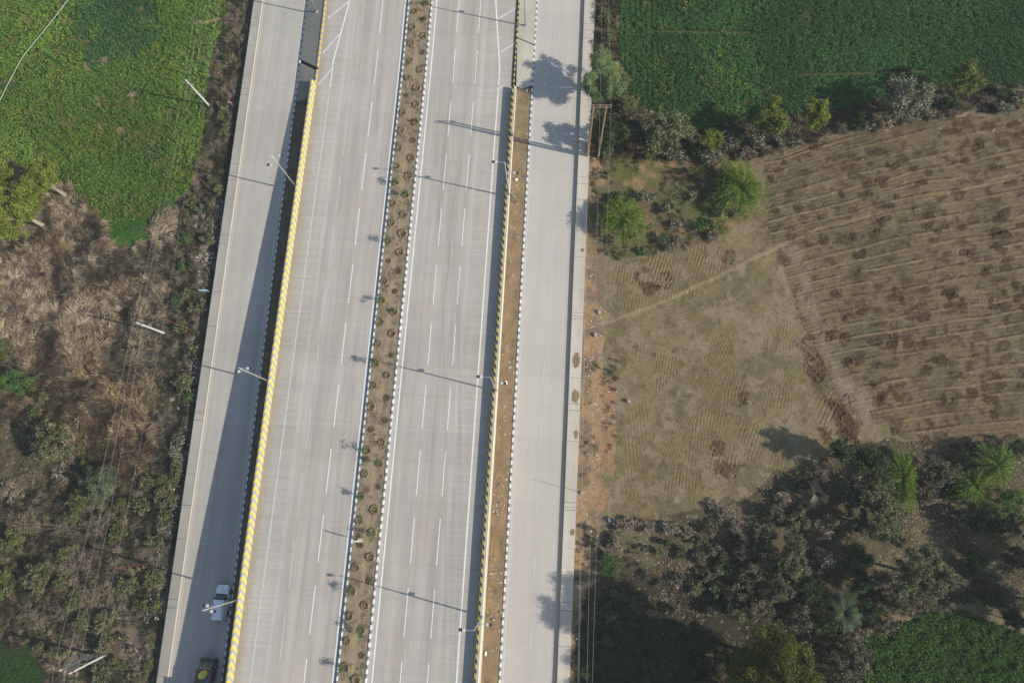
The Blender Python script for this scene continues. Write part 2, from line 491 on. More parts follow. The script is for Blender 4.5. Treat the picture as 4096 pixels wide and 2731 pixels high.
# slabs where the ramp begins
def slab(name, pts, z, h, mat):
    mb = MB(); n = len(pts)
    top = [(p[0], p[1], z(p)) for p in pts]; lo = [(p[0], p[1], -1.2) for p in pts]
    mb.poly(top)
    for i in range(n): mb.quad(lo[i], lo[(i + 1) % n], top[(i + 1) % n], top[i])
    return struct(mb.build(name, mat))
def zleft(p): return (ZL + .32) + ((main_z(p[1]) + .12) - (ZL + .32)) * (p[0] + 42.45) / 3.2
def zright(p): return main_z(p[1]) + .12 + (.22 - main_z(p[1]) - .12) * (p[0] + 8.1) / 2.9
slab('dark_concrete_slab', [(-42.42, 60.2), (-41.6, 60.0), (-40.6, 60.3), (-39.8, 60.3), (-39.45, 62.4), (-39.42, 65.2), (-42.42, 66.9)], zleft, 0, M['slab_dark'])
slab('dark_concrete_slab', [(-42.42, 67.5), (-39.42, 65.8), (-39.42, Y1), (-42.42, Y1)], zleft, 0, M['slab_dark'])
slab('pale_concrete_slab', [(-7.6, 63.4), (-6.6, 63.1), (-5.24, 63.7), (-5.24, 70.6), (-7.85, 71.7)], zright, 0, M['slab_pale'])
slab('pale_concrete_slab', [(-7.85, 71.9), (-5.24, 70.8), (-5.24, Y1), (-7.85, Y1)], zright, 0, M['slab_pale'])
mb = MB()
for a, b in ((62.3, 65.3), (65.85, Y1)):
    extrude(mb, [(-39.42, -1, 0), (-39.41, .22, 0), (-39.17, .22, 0), (-39.15, 0, 0)], a, b, main_z)
struct(mb.build('yellow_kerb', M['kerb_yellow']))
mb = MB()
extrude(mb, [(-8.12, 0, 0), (-8.1, .24, 0), (-7.88, .24, 0), (-7.86, -1, 0)], 63.2, Y1, main_z)
kb = kerb_mat('yellow and black kerb', (.05, .05, .05), (.60, .42, .08), 1.0, .5)
struct(mb.build('yellow_kerb', kb))

# ---- ramp walls and crash barriers
BL_END = 63.2
mb = MB(); extrude(mb, [(-39.78, 100 - 100 - 101.3, 0), (-39.78, -.02, 0), (-39.5, -.02, 0), (-39.5, -101.3, 0)], Y0, BL_END, main_z, 3)
tag(mb.build('retaining_wall', M['wall_grey']), 'grey retaining wall under the yellow chevron barrier beside the left service road', 'wall')
mb = MB(); extrude(mb, [(-7.78, -101.3, 0), (-7.78, -.02, 0), (-7.58, -.02, 0), (-7.58, -101.3, 0)], Y0, 63.2, main_z, 3)
tag(mb.build('retaining_wall', M['wall_cream']), 'cream retaining wall above the brown verge on the right of the highway', 'wall')

def chevron_mat():
    t = NT('yellow and grey chevrons')
    u = t.n('ShaderNodeUVMap'); sp = t.n('ShaderNodeSeparateXYZ'); t.con(u.outputs[0], sp.inputs[0])
    U, V = sp.outputs[0], sp.outputs[1]
    d = t.math('SUBTRACT', U, .62)
    left = t.math('MULTIPLY', t.math('MAXIMUM', t.math('MULTIPLY', d, -1), 0), .92)
    right = t.math('MULTIPLY', t.math('MAXIMUM', d, 0), 1.0)
    ph = t.math('FRACT', t.math('DIVIDE', t.math('ADD', V, t.math('ADD', left, right)), 1.06))
    col = t.mix(t.math('LESS_THAN', ph, .49), (.29, .295, .315), (.68, .47, .06))
    n = t.noise(3, (1, .5, 1), 6, .8)
    col = t.mix(t.range(n, .48, .72, 0, .6), col, (.40, .39, .37))
    col = t.mix(t.range(t.noise(.6, (1, .3, 1), 4), .55, .75, 0, .2), col, (.42, .39, .33))
    return t.done(col, .6)
mb = MB()
extrude(mb, [(-39.86, -.25, 0), (-39.86, .86, .05), (-39.74, 1.0, .2), (-39.54, 1.0, .38), (-39.40, .45, .97), (-39.19, .0, 1.46)], Y0, BL_END - .1, main_z, 2)
bl = mb.build('crash_barrier', chevron_mat())
tag(bl, 'concrete crash barrier painted in yellow and grey chevrons, left of the highway', 'barrier')
mb = MB()
extrude(mb, [(-8.36, 0, 0), (-8.28, .25, .25), (-8.10, .96, .95), (-7.84, 1.0, 1.2), (-7.83, .0, 1.3)], Y0, 62.9, main_z, 2)
br = mb.build('crash_barrier', M['barrier_block'])
tag(br, 'concrete crash barrier painted in yellow and black blocks, right of the highway', 'barrier')
mb = MB(); extrude(mb, [(-7.83, -.02, 0), (-7.83, .93, 0), (-7.56, .93, 0), (-7.56, -.3, 0), (-7.58, -.3, 0)], Y0, 62.9, main_z, 2)
mb.build('coping', M['coping'], br)
for xx in (-7.74, -7.62):
    mb = MB(); mb.tube([(xx + .01 * math.sin(y_ * .7), y_, main_z(y_) + .94) for y_ in ys(Y0, 62.5, 2.5)], .013, None, 5)
    mb.build('conduit', M['lamp_dark'] if xx < -7.7 else M['rust'], br)

# ------------------------------------------------------------------ road markings
DX = -29.951; EX = DX + 12.3588
mk = MB(); wk = MB()
def dashes(m, x, ystart, n, length, w, zf, dz=.008):
    for k in range(n):
        a = ystart - 9.0 * k
        sheet(m, x - w / 2, x + w / 2, a - length, a, zf, dz, None, 6)
dashes(mk, DX, 78.018 + 45, 21, 6.0, .13, main_z)
dashes(wk, DX - 3.5, 74.49 + 45, 21, 6.0, .11, main_z)
dashes(mk, EX, 78.485 + 45, 21, 6.0, .12, main_z)
dashes(mk, EX + 3.5, 78.482 + 45, 21, 6.0, .12, main_z)
dashes(wk, -1.19, 74.05 + 45, 21, 3.0, .12, flat(0))
fk = MB(); dashes(fk, -46.2, 74.05 + 45, 21, 3.0, .09, flat(ZL)); struct(fk.build('faint_road_markings', M['faint_paint']))
L0 = at(1320, 348, main_z(62)); L1 = at(1333, 245, main_z(66)); L2 = at(1402, -8, main_z(79))
skew(wk, (-36.98, Y0), L0, .17, main_z, .008); skew(mk, L0, L1, .18, main_z, .008); skew(mk, L1, L2, .2, main_z, .008)
skew(mk, (-26.27, Y0), (-26.25, Y1), .2, main_z, .009)
skew(mk, (-21.22, Y0), (-21.18, Y1), .2, main_z, .009)
Q0 = at(1999, 275, main_z(67)); Q1 = at(1982, -15, main_z(79))
skew(mk, (-10.4, Y0), Q0, .2, main_z, .009); skew(mk, Q0, Q1, .2, main_z, .009); skew(mk, Q1, (Q1[0] - 4.5, Y1), .2, main_z, .009)
for a, b in (((575, 785), (702, 628)), ((615, 490), (773, 312)), ((660, 172), (858, 12))):
    P = [at(1024 + q[0] * .43537, q[1] * .43537, main_z(68)) for q in (a, b)]
    skew(wk, P[0], P[1], .32, main_z, .012)
for a, b in (((1990, 78), (2060, 36)), ((1996, 214), (2063, 172)), ((1996, 355), (2050, 322))):
    P = [at(*q, main_z(68)) for q in (a, b)]
    skew(wk, P[0], P[1], .3, main_z, .012)
# service road edge lines
sheet(wk, -43.15, -43.05, Y0, Y1, flat(ZL), .008); sheet(wk, -4.75, -4.62, Y0, Y1, flat(0), .008)
struct(mk.build('road_markings', M['white_paint'])); struct(wk.build('worn_road_markings', M['worn_paint']))
# ------------------------------------------------------------------ terrain
def vnoise(x, y, scale, seed, octs=4, gain=.5):
    x = np.asarray(x, float); y = np.asarray(y, float)
    out = np.zeros(np.broadcast(x, y).shape); amp = 1.0; tot = 0.0
    for o in range(octs):
        rs = np.random.RandomState(seed + o * 17)
        T = rs.rand(256, 256)
        u = x * scale + o * 37.3 + 1000; v = y * scale + o * 11.7 + 1000
        i = np.floor(u).astype(int); j = np.floor(v).astype(int)
        fu = u - i; fv = v - j
        fu = fu * fu * (3 - 2 * fu); fv = fv * fv * (3 - 2 * fv)
        i0, i1, j0, j1 = i % 256, (i + 1) % 256, j % 256, (j + 1) % 256
        out += amp * ((T[i0, j0] * (1 - fu) + T[i1, j0] * fu) * (1 - fv) + (T[i0, j1] * (1 - fu) + T[i1, j1] * fu) * fv)
        tot += amp; amp *= gain; scale *= 2.03
    return out / tot

def pip(x, y, poly):
    ins = np.zeros(x.shape, bool); n = len(poly)
    for k in range(n):
        x0, y0 = poly[k]; x1, y1 = poly[(k + 1) % n]
        if y0 == y1: continue
        c = ((y0 > y) != (y1 > y)) & (x < (x1 - x0) * (y - y0) / (y1 - y0) + x0)
        ins ^= c
    return ins

def W(pts, z): return [tuple(at(a, b, z)[:2]) for a, b in pts]

def inside(x, y, poly, warp=.6, seed=3, sc=.45):
    wx = x + (vnoise(x, y, sc, seed, 3) - .5) * 2 * warp
    wy = y + (vnoise(x, y, sc, seed + 50, 3) - .5) * 2 * warp
    return pip(wx, wy, poly)

def polydist(x, y, pts):
    d = np.full(x.shape, 1e9)
    for (x0, y0), (x1, y1) in zip(pts, pts[1:]):
        L = (x1 - x0) ** 2 + (y1 - y0) ** 2
        t = np.clip(((x - x0) * (x1 - x0) + (y - y0) * (y1 - y0)) / L, 0, 1)
        d = np.minimum(d, np.hypot(x - x0 - t * (x1 - x0), y - y0 - t * (y1 - y0)))
    return d

MUSTARD = W([(-250, -120), (945, -120), (930, 0), (901, 78), (855, 180), (835, 305), (822, 420), (806, 566), (797, 683), (765, 730), (750, 775), (690, 800), (664, 850), (600, 872), (420, 890), (400, 860), (374, 822), (300, 770), (255, 735), (150, 690), (30, 640), (-250, 600)], ZGL)
GRASSY = W([(420, 885), (400, 860), (374, 822), (300, 770), (330, 750), (400, 820), (470, 860), (600, 868), (690, 790), (720, 800), (690, 850), (640, 880), (605, 945), (560, 985), (470, 985), (418, 962)], ZGL)
BLUELEAF = W([(265, -60), (615, -60), (640, 120), (600, 175), (450, 235), (330, 250), (275, 120)], ZGL)
BAREPATCH = [W(p, ZGL) for p in ([(330, 250), (360, 245), (365, 285), (345, 290)], [(360, 245), (440, 225), (435, 250), (375, 262)], [(235, -20), (252, -20), (268, 95), (255, 110)], [(373, 375), (395, 385), (405, 430), (388, 425)], [(520, 370), (562, 350), (540, 385), (505, 385)], [(770, 90), (905, 65), (905, 75), (790, 105), (760, 105)], [(640, 305), (700, 295), (660, 315)], [(395, 430), (405, 440), (410, 560), (400, 560)], [(470, 500), (500, 510), (480, 540), (460, 520)])]
DRYGRASS = W([(-250, 940), (0, 965), (60, 955), (180, 890), (215, 760), (285, 745), (330, 790), (395, 870), (418, 965), (470, 988), (550, 985), (605, 950), (640, 880), (668, 850), (690, 900), (680, 1050), (665, 1200), (640, 1400), (620, 1600), (585, 1750), (560, 1900), (470, 1880), (420, 1830), (330, 1800), (200, 1680), (0, 1620), (-250, 1640)], ZGL)
SCRUBL = W([(-250, 1640), (0, 1620), (200, 1680), (330, 1800), (470, 1880), (560, 1900), (560, 2050), (500, 2200), (450, 2350), (380, 2500), (330, 2800), (-250, 2800)], ZGL)
GREENCORNER = W([(-250, 2560), (0, 2560), (130, 2590), (190, 2650), (200, 2731), (210, 2850), (-250, 2850)], ZGL)

WHEAT = W([(2472, -130), (2470, 60), (2470, 200), (2500, 300), (2520, 400), (2590, 440), (2680, 500), (2800, 520), (3000, 470), (3200, 455), (3440, 430), (3600, 345), (3760, 350), (3900, 345), (4350, 345), (4350, -130)], ZGR)
HEDGE = W([(2360, 620), (2480, 400), (2590, 440), (2680, 500), (2800, 520), (3000, 470), (3200, 455), (3440, 430), (3600, 345), (3760, 350), (4350, 345), (4350, 430), (3900, 450), (3700, 480), (3400, 530), (3150, 580), (3000, 640), (2900, 640), (2700, 630), (2500, 640)], ZGR)
MIXSCRUB = W([(2350, 630), (2500, 640), (2700, 630), (2900, 640), (3000, 640), (3050, 760), (2980, 880), (2850, 950), (2720, 1000), (2450, 1040), (2400, 1000)], ZGR)
PLOUGH = W([(3060, 640), (3150, 585), (3400, 535), (3700, 480), (4350, 420), (4350, 1800), (3700, 1800), (3650, 1770), (3500, 1700), (3350, 1580), (3250, 1400), (3180, 1200), (3100, 1000), (3060, 800)], ZGR)
LEVEL = W([(2440, 1060), (2700, 1010), (2860, 950), (2980, 880), (3050, 760), (3060, 800), (3100, 1000), (3180, 1200), (3250, 1400), (3350, 1580), (3450, 1750), (3300, 1800), (3120, 1880), (3000, 1970), (2800, 2040), (2600, 2080), (2440, 2060), (2440, 1400)], ZGR)
ORANGE = W([(2350, 620), (2420, 640), (2420, 720), (2385, 800), (2360, 830), (2362, 1000), (2385, 1150), (2400, 1230), (2440, 1250), (2430, 1330), (2410, 1400), (2410, 1500), (2465, 1560), (2470, 1780), (2430, 2010), (2390, 2060), (2385, 2200), (2385, 2330), (2350, 2345), (2330, 2480), (2310, 2800), (2270, 2800), (2290, 2300), (2320, 1700), (2340, 1100)], ZGR)
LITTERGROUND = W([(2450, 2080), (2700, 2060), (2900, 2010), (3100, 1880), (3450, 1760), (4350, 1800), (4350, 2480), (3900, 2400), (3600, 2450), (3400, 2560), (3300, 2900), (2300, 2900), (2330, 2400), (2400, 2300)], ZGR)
CROPPATCH = W([(3270, 2850), (3370, 2700), (3450, 2560), (3600, 2490), (3700, 2440), (3850, 2440), (4000, 2500), (4300, 2580), (4350, 2900)], ZGR)
PATH = W([(2330, 1310), (2440, 1285), (2640, 1212), (2860, 1112), (3040, 1022), (3140, 975), (3300, 905), (3600, 830), (3800, 770), (4100, 690), (4350, 620)], ZGR)
COMB = [(W(p, ZGR), a, s, st) for p, a, s, st in (
    ([(2455, 1060), (2560, 1060), (2600, 1240), (2480, 1230)], 80, .47, .8), ([(2580, 1020), (2720, 1000), (2780, 1170), (2640, 1210)], 76, .5, 1.0),
    ([(2700, 1000), (2870, 950), (2900, 1080), (2760, 1140)], 76, .5, .8), ([(2900, 830), (3010, 880), (3030, 960), (2900, 900)], 68, .45, .6),
    ([(2630, 1400), (2720, 1420), (2700, 1500), (2620, 1560)], 82, .42, .9), ([(2860, 1320), (2960, 1340), (2780, 1720), (2690, 1850), (2620, 1840), (2740, 1620)], 114, .42, .95),
    ([(2900, 1480), (2970, 1490), (2990, 1610), (2880, 1620)], 80, .45, .9), ([(2790, 1630), (2900, 1620), (2910, 1750), (2750, 1790)], 80, .45, .9),
    ([(2690, 1860), (2760, 1780), (2800, 1900), (2790, 2010), (2710, 2030)], 84, .45, .9), ([(2640, 1920), (2720, 1900), (2720, 2010), (2650, 1990)], 84, .45, .7),
    ([(2820, 1800), (2950, 1780), (2960, 1880), (2850, 1930)], 78, .5, .8), ([(2950, 1680), (3030, 1690), (3060, 1820), (2980, 1850)], 72, .5, .7),
    ([(2520, 1640), (2590, 1600), (2560, 1980), (2480, 2000)], 97, .5, .6), ([(3060, 1280), (3180, 1290), (3180, 1400), (3050, 1420)], 80, .45, .7),
    ([(3070, 1500), (3180, 1500), (3160, 1640), (3060, 1620)], 80, .45, .7), ([(2660, 1230), (2760, 1210), (2800, 1260), (2660, 1300)], 20, .5, .4),
    ([(3240, 1550), (3330, 1560), (3430, 1740), (3300, 1770)], 65, .6, .8), ([(3060, 1770), (3150, 1760), (3150, 1880), (3080, 1900)], 75, .5, .7),
    ([(2520, 1370), (2600, 1370), (2590, 1440), (2520, 1450)], 82, .5, .5))]

def grid(x0, x1, y0, y1, st):
    nx = int((x1 - x0) / st) + 1; ny = int((y1 - y0) / st) + 1
    xs = np.linspace(x0, x1, nx); yy = np.linspace(y0, y1, ny)
    X, Y = np.meshgrid(xs, yy)
    idx = np.arange(nx * ny).reshape(ny, nx)
    F = np.stack([idx[:-1, :-1], idx[:-1, 1:], idx[1:, 1:], idx[1:, :-1]], -1).reshape(-1, 4)
    return X.ravel(), Y.ravel(), F

def lerp(c, m, col):
    m = np.clip(m, 0, 1)[:, None]
    return c * (1 - m) + np.asarray(col) * m

def emit(nm_zone, X, Y, Z, C, F, zone):
    V = np.stack([X, Y, Z], 1)
    zf = zone[F[:, 0]]
    for z, nm in nm_zone.items():
        f = F[zf == z]
        if not len(f): continue
        u, inv = np.unique(f, return_inverse=True)
        struct(np_mesh(nm, V[u], inv.reshape(-1, 4), M['ground'], None, C[u], True))

rng = np.random.RandomState(5)
# ---- left of the road
X, Y, F = grid(-118, -51.52, -66, 104, .24)
n1 = vnoise(X, Y, .25, 1, 5); n2 = vnoise(X, Y, 1.3, 2, 4, .6); n3 = rng.rand(len(X))
Z = ZGL + (n1 - .5) * .5 + (n2 - .5) * .22
C = np.tile(np.array(alb(112, 100, 84)), (len(X), 1))
C = lerp(C, (n1 - .42) * 4, alb(92, 80, 66)); C = lerp(C, (n2 - .55) * 3, alb(136, 120, 98))
road_side = np.clip(1 - (-51.5 - X) / 2.2, 0, 1)
C = lerp(C, road_side * .7 * (n2 > .35), alb(104, 96, 88))
dg = inside(X, Y, DRYGRASS, .9); sc_ = inside(X, Y, SCRUBL, 1.2); mu = inside(X, Y, MUSTARD, .5); gr = inside(X, Y, GRASSY, .4) & ~mu
C = np.where(dg[:, None], lerp(np.tile(np.array(alb(126, 110, 86)), (len(X), 1)), (n2 - .4) * 3, alb(100, 86, 66)), C)
C = np.where(sc_[:, None], lerp(np.tile(np.array(alb(104, 93, 70)), (len(X), 1)), (n2 - .45) * 3, alb(78, 70, 52)), C)
gc = inside(X, Y, GREENCORNER, .8)
C = np.where(gc[:, None], np.array(alb(54, 74, 40)), C)
bare = np.zeros(len(X), bool)
for bp in BAREPATCH: bare |= inside(X, Y, bp, .35, 9, .9)
C = np.where(mu[:, None], lerp(np.tile(np.array(alb(68, 88, 42)), (len(X), 1)), (n2 - .48) * 5, alb(116, 106, 70)), C)
C = np.where(gr[:, None], lerp(np.tile(np.array(alb(62, 98, 44)), (len(X), 1)), (n2 - .45) * 4, alb(84, 104, 54)), C)
C = np.where((bare & mu)[:, None], np.array(alb(152, 130, 100)), C)
C = np.where((~mu & ~gr & ~gc & (n3 > .985) & (X > -62))[:, None], np.array(alb(170, 158, 145)), C)
emit({0: 'ground', 1: 'crop_field', 2: 'grass_patch'}, X, Y, Z, C, F, np.where(mu, 1, np.where(gr, 2, 0)))

# ---- right of the road
def right_tile(x0, x1, y0, y1, st):
    X, Y, F = grid(x0, x1, y0, y1, st)
    N = len(X)
    n1 = vnoise(X, Y, .22, 21, 5); n2 = vnoise(X, Y, 1.1, 22, 4, .6); n3 = rng.rand(N); n4 = vnoise(X, Y, .6, 27, 4)
    Z = ZGR + (n1 - .5) * .22 + (n2 - .5) * .1 - .1 * np.clip((X - 4) / 8, 0, 1)
    C = np.tile(np.array(alb(132, 116, 90)), (N, 1))
    C = lerp(C, (n1 - .45) * 4, alb(118, 110, 80)); C = lerp(C, (n2 - .55) * 3, alb(148, 132, 108))
    wh = inside(X, Y, WHEAT, .35); he = inside(X, Y, HEDGE, .8); ms_ = inside(X, Y, MIXSCRUB, 1.0); pl = inside(X, Y, PLOUGH, .9)
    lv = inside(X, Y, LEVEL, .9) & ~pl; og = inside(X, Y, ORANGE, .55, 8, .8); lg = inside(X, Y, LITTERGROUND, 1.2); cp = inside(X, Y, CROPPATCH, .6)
    # open levelled ground: olive stubble with grey and tan patches
    base = lerp(np.tile(np.array(alb(132, 117, 87)), (N, 1)), (n1 - .47) * 5, alb(114, 106, 75))
    base = lerp(base, (n4 - .5) * 5, alb(140, 126, 102)); base = lerp(base, (n2 - .55) * 4, alb(104, 92, 66))
    C = np.where(lv[:, None], base, C)
    for poly, ang, sp, stg in COMB:
        m = inside(X, Y, poly, .7, 31)
        a = R(ang); t = X * math.sin(a) - Y * math.cos(a) + (vnoise(X, Y, .3, 33, 2) - .5) * .35
        ph = (t / sp) % 1.0
        k = m * stg * np.clip((vnoise(X, Y, .7, 35, 3) - .3) * 5, 0, 1) * .85
        C = lerp(C, k * .6, alb(144, 124, 90))
        C = lerp(C, k * (ph < .3) * .85, alb(92, 72, 48))
        Z += np.where(ph < .3, -.05, .015) * k
    # ploughed strips
    d0 = at(3300, 1150, ZGR); d1 = at(3950, 1000, ZGR)
    a = math.atan2(d1[1] - d0[1], d1[0] - d0[0])
    u = (X - d0[0]) * math.cos(a) + (Y - d0[1]) * math.sin(a)
    t = -(X - d0[0]) * math.sin(a) + (Y - d0[1]) * math.cos(a)
    t = t + u * u * .0009 - .028 * t * np.clip(u, -5, 40) * .12 + (vnoise(X, Y, .10, 41, 2) - .5) * 1.2
    row = np.floor(t / 1.78); ph = t / 1.78 - row
    keep = vnoise(u * .22 + row * 7.7, row * 3.1, 1.0, 43, 2)
    pc = lerp(np.tile(np.array(alb(117, 103, 77)), (N, 1)), (n1 - .45) * 4, alb(101, 96, 71))
    pc = lerp(pc, (n4 - .5) * 4, alb(125, 109, 82)); pc = lerp(pc, (n2 - .52) * 5, alb(84, 71, 52))
    C = np.where(pl[:, None], pc, C)
    jag = (vnoise(X, Y, 2.3, 45, 3) - .5) * .12
    tan_ = np.clip(1 - np.abs(ph + jag - .5) / .13, 0, 1) * (keep > .33)
    tan_ = tan_ * np.clip(.45 + (n2 - .35) * 2.5, 0, 1)
    C = lerp(C, pl * tan_ * .8, alb(152, 131, 98))
    drk = np.clip(1 - np.abs(ph + jag - .69) / .075, 0, 1) * (keep > .42) * np.clip((vnoise(X, Y, 1.5, 46, 2) - .3) * 5, 0, 1)
    C = lerp(C, pl * drk * .95, alb(62, 50, 37))
    Z += pl * (tan_ * .05 - drk * .10)
    ph2 = ((t + (vnoise(X, Y, .8, 48, 2) - .5) * .3) / .56) % 1.0
    C = lerp(C, pl * (ph2 < .42) * .5 * np.clip((vnoise(X, Y, .45, 49, 3) - .3) * 4, 0, 1), alb(92, 77, 56)); Z += pl * (ph2 < .42) * -.035
    # dug patches in the ploughed field
    rp = np.random.RandomState(11)
    bx0, bx1 = min(p[0] for p in PLOUGH), max(p[0] for p in PLOUGH); by0, by1 = min(p[1] for p in PLOUGH), max(p[1] for p in PLOUGH)
    cnt = 0
    ca, sa = math.cos(a), math.sin(a)
    while cnt < 380:
        px_, py_ = rp.uniform(bx0, bx1), rp.uniform(by0, by1)
        if not pip(np.array([px_]), np.array([py_]), PLOUGH)[0]: continue
        cnt += 1
        w_, h_ = rp.uniform(.4, 1.15), rp.uniform(.35, .75)
        near = np.nonzero((np.abs(X - px_) < 2.2) & (np.abs(Y - py_) < 2.2))[0]
        du = (X[near] - px_) * ca + (Y[near] - py_) * sa; dt = -(X[near] - px_) * sa + (Y[near] - py_) * ca
        q = (np.abs(du) / w_) ** 2.5 + (np.abs(dt) / h_) ** 2.5 + (vnoise(X[near], Y[near], 1.9, 47, 3) - .5) * 2.0
        mm = np.clip((1.1 - q) * 2.5, 0, 1) * rp.uniform(.2, .95)
        C[near] = lerp(C[near], mm * .95, alb(78, 62, 45)); Z[near] += mm * rp.uniform(-.08, .08) + mm * (n3[near] - .5) * .2
    # rougher dark diggings between the level ground and the rows
    DIG = [W(p, ZGR) for p in ([(3235, 1410), (3290, 1420), (3320, 1530), (3260, 1540), (3220, 1480)], [(3330, 1600), (3390, 1580), (3440, 1700), (3430, 1780), (3370, 1760)], [(3270, 1720), (3330, 1710), (3350, 1790), (3290, 1800)], [(2530, 1080), (2570, 1080), (2560, 1130), (2530, 1130)], [(2640, 1080), (2700, 1090), (2690, 1150), (2600, 1150)], [(2570, 1130), (2640, 1140), (2630, 1180), (2570, 1180)], [(2900, 1000), (2960, 1010), (2930, 1060), (2880, 1050)], [(2950, 1540), (2995, 1560), (2990, 1620), (2950, 1610)], [(2850, 1760), (2900, 1770), (2880, 1830), (2840, 1820)], [(2870, 1840), (2990, 1850), (2950, 1900), (2860, 1900)])]
    for poly in DIG:
        m = inside(X, Y, poly, .8, 51, .8)
        C = lerp(C, m * .7 * (n2 > .4), alb(90, 70, 50)); Z += m * ((n4 - .5) * .3 + (n3 - .5) * .16)
    pd = polydist(X, Y, PATH) + (n2 - .5) * .5
    C = lerp(C, np.clip(1.15 - pd / .4, 0, 1) * np.where(X > 34, .35, .75), alb(160, 138, 108))
    pd2 = polydist(X, Y, W([(3180, 1000), (3250, 1250), (3330, 1450), (3420, 1600), (3520, 1760)], ZGR)) + (n4 - .5) * 3
    C = lerp(C, np.clip(1.2 - pd2 / 1.6, 0, 1) * .55, alb(146, 128, 106))
    CH = W([(3215, 1380), (3262, 1480), (3320, 1590), (3380, 1690), (3425, 1800)], ZGR)
    pc_ = polydist(X, Y, CH); st_ = vnoise((X * .72 - Y * .69) * .3, (X * .69 + Y * .72) * 2.6, 1.0, 57, 3)
    mc = np.clip(1.3 - pc_ / 1.5, 0, 1) * np.clip((st_ - .36) * 5, 0, 1)
    C = lerp(C, mc * .62, alb(80, 64, 46)); Z += mc * (n3 - .5) * .15
    mp_ = np.clip(1.2 - polydist(X, Y, W([(3370, 1540), (3440, 1570), (3480, 1640)], ZGR)) / 1.3, 0, 1)
    C = lerp(C, mp_ * .5 * (n4 > .38), alb(156, 138, 116))
    # scrub, hedge and leaf strewn ground
    C = np.where((he & ~wh)[:, None], lerp(np.tile(np.array(alb(88, 78, 60)), (N, 1)), (n2 - .5) * 4, alb(114, 100, 80)), C)
    C = np.where(ms_[:, None], lerp(np.tile(np.array(alb(112, 98, 72)), (N, 1)), (n1 - .42) * 5, alb(96, 100, 58)), C)
    C = lerp(C, ms_ * (n4 - .52) * 5, alb(146, 120, 90))
    C = np.where((lg & ~lv & ~pl)[:, None], lerp(np.tile(np.array(alb(102, 93, 70)), (N, 1)), (n1 - .45) * 4, alb(84, 76, 56)), C)
    C = lerp(C, (lg & ~lv & ~pl & (Y < 0)) * (n4 - .5) * 5, alb(112, 106, 78))
    C = lerp(C, (lg & (Y < -6)) * np.clip((-6 - Y) / 4, 0, 1) * .75 * (n1 > .3), alb(52, 50, 39))  # darkens the ground colour to deepen the tree shade at lower right
    strip_ = (X < 9.3) & ~wh
    C = lerp(C, strip_ * np.clip(1 - (X - 4.1) / 5, 0, 1) * .5, alb(134, 112, 88))
    C = lerp(C, og * np.clip((n4 - .36) * 4, 0, .9), alb(168, 138, 104))
    C = lerp(C, og * (X > 7.0) * (Y < 22) * np.clip((n4 - .35) * 4, 0, .9), alb(158, 124, 94))
    C = np.where(wh[:, None], lerp(np.tile(np.array(alb(46, 74, 36)), (N, 1)), (n2 - .56) * 4, alb(70, 76, 46)), C)
    C = np.where(cp[:, None], np.array(alb(44, 64, 28)), C)
    for q in ([(2595, 126), (3010, 131)], [(2630, 422), (2960, 427), (3200, 300), (3700, 286)], [(3255, 30), (3235, 140)], [(3160, 140), (3240, 50)]):
        pd = polydist(X, Y, W(q, ZGR)) + (n4 - .5) * .3
        C = lerp(C, wh * np.clip(1.3 - pd / .2, 0, 1) * .6, alb(112, 100, 70))
    fleck = (~wh & ~cp & (X > 4.5)) & (n3 > np.where(he | lg, .97, .9965)) 
    C = np.where((fleck & (n4 > .42))[:, None], np.array(alb(168, 152, 134)), C)
    return X, Y, Z, C, F, np.where(wh, 1, np.where(cp, 3, np.where(pl, 2, 0)))
tiles = [right_tile(*q) for q in ((4.12, 46, -10, 56, .12), (4.12, 46, -58, -10, .22), (4.12, 46, 56, 104, .22), (46, 78, -10, 56, .14), (78, 92, -10, 56, .25), (46, 92, -58, -10, .25), (46, 92, 56, 104, .25))]
offs = np.cumsum([0] + [len(q[0]) for q in tiles])
X, Y, Z, C = [np.concatenate([q[k] for q in tiles]) for k in range(4)]
F = np.concatenate([q[4] + o_ for q, o_ in zip(tiles, offs)]); zone = np.concatenate([q[5] for q in tiles])
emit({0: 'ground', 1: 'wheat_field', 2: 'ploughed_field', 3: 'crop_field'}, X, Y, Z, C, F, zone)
# the plain beyond
t = NT('plain')
f1 = t.noise(.012, (1, 1.6, 1), 5)
pm = t.done(t.ramp(f1, [(.3, (.06, .09, .03)), (.45, (.17, .14, .09)), (.55, (.05, .08, .03)), (.7, (.2, .16, .11))]), .95)
mb = MB(); mb.quad((-900, -900, -2.4), (900, -900, -2.4), (900, 900, -2.4), (-900, 900, -2.4))
struct(mb.build('ground', pm))

# ------------------------------------------------------------------ ground cover: crops, dry grass, litter
def sample(poly, dens, warp, seed, mask=None):
    rs = np.random.RandomState(seed)
    p = np.array(poly); x0, y0 = np.maximum(p.min(0), (-104, -40)); x1, y1 = np.minimum(p.max(0), (82, 92))
    n = int((x1 - x0) * (y1 - y0) * dens)
    x = rs.uniform(x0, x1, n); y = rs.uniform(y0, y1, n)
    k = inside(x, y, poly, warp)
    if mask is not None: k &= mask(x, y, rs)
    return x[k], y[k], rs

def quads(c, ax, up, hw, hl):
    """leaf quads: centre c, long axis ax, second axis up"""
    a = ax * hl[:, None]; b = up * hw[:, None]
    v = np.stack([c - a - b * .6, c - a * .1 + b, c + a, c + a * .1 - b], 1)
    return v.reshape(-1, 3), np.arange(len(c) * 4).reshape(-1, 4)

def unit(v): return v / np.maximum(np.linalg.norm(v, axis=1, keepdims=True), 1e-6)

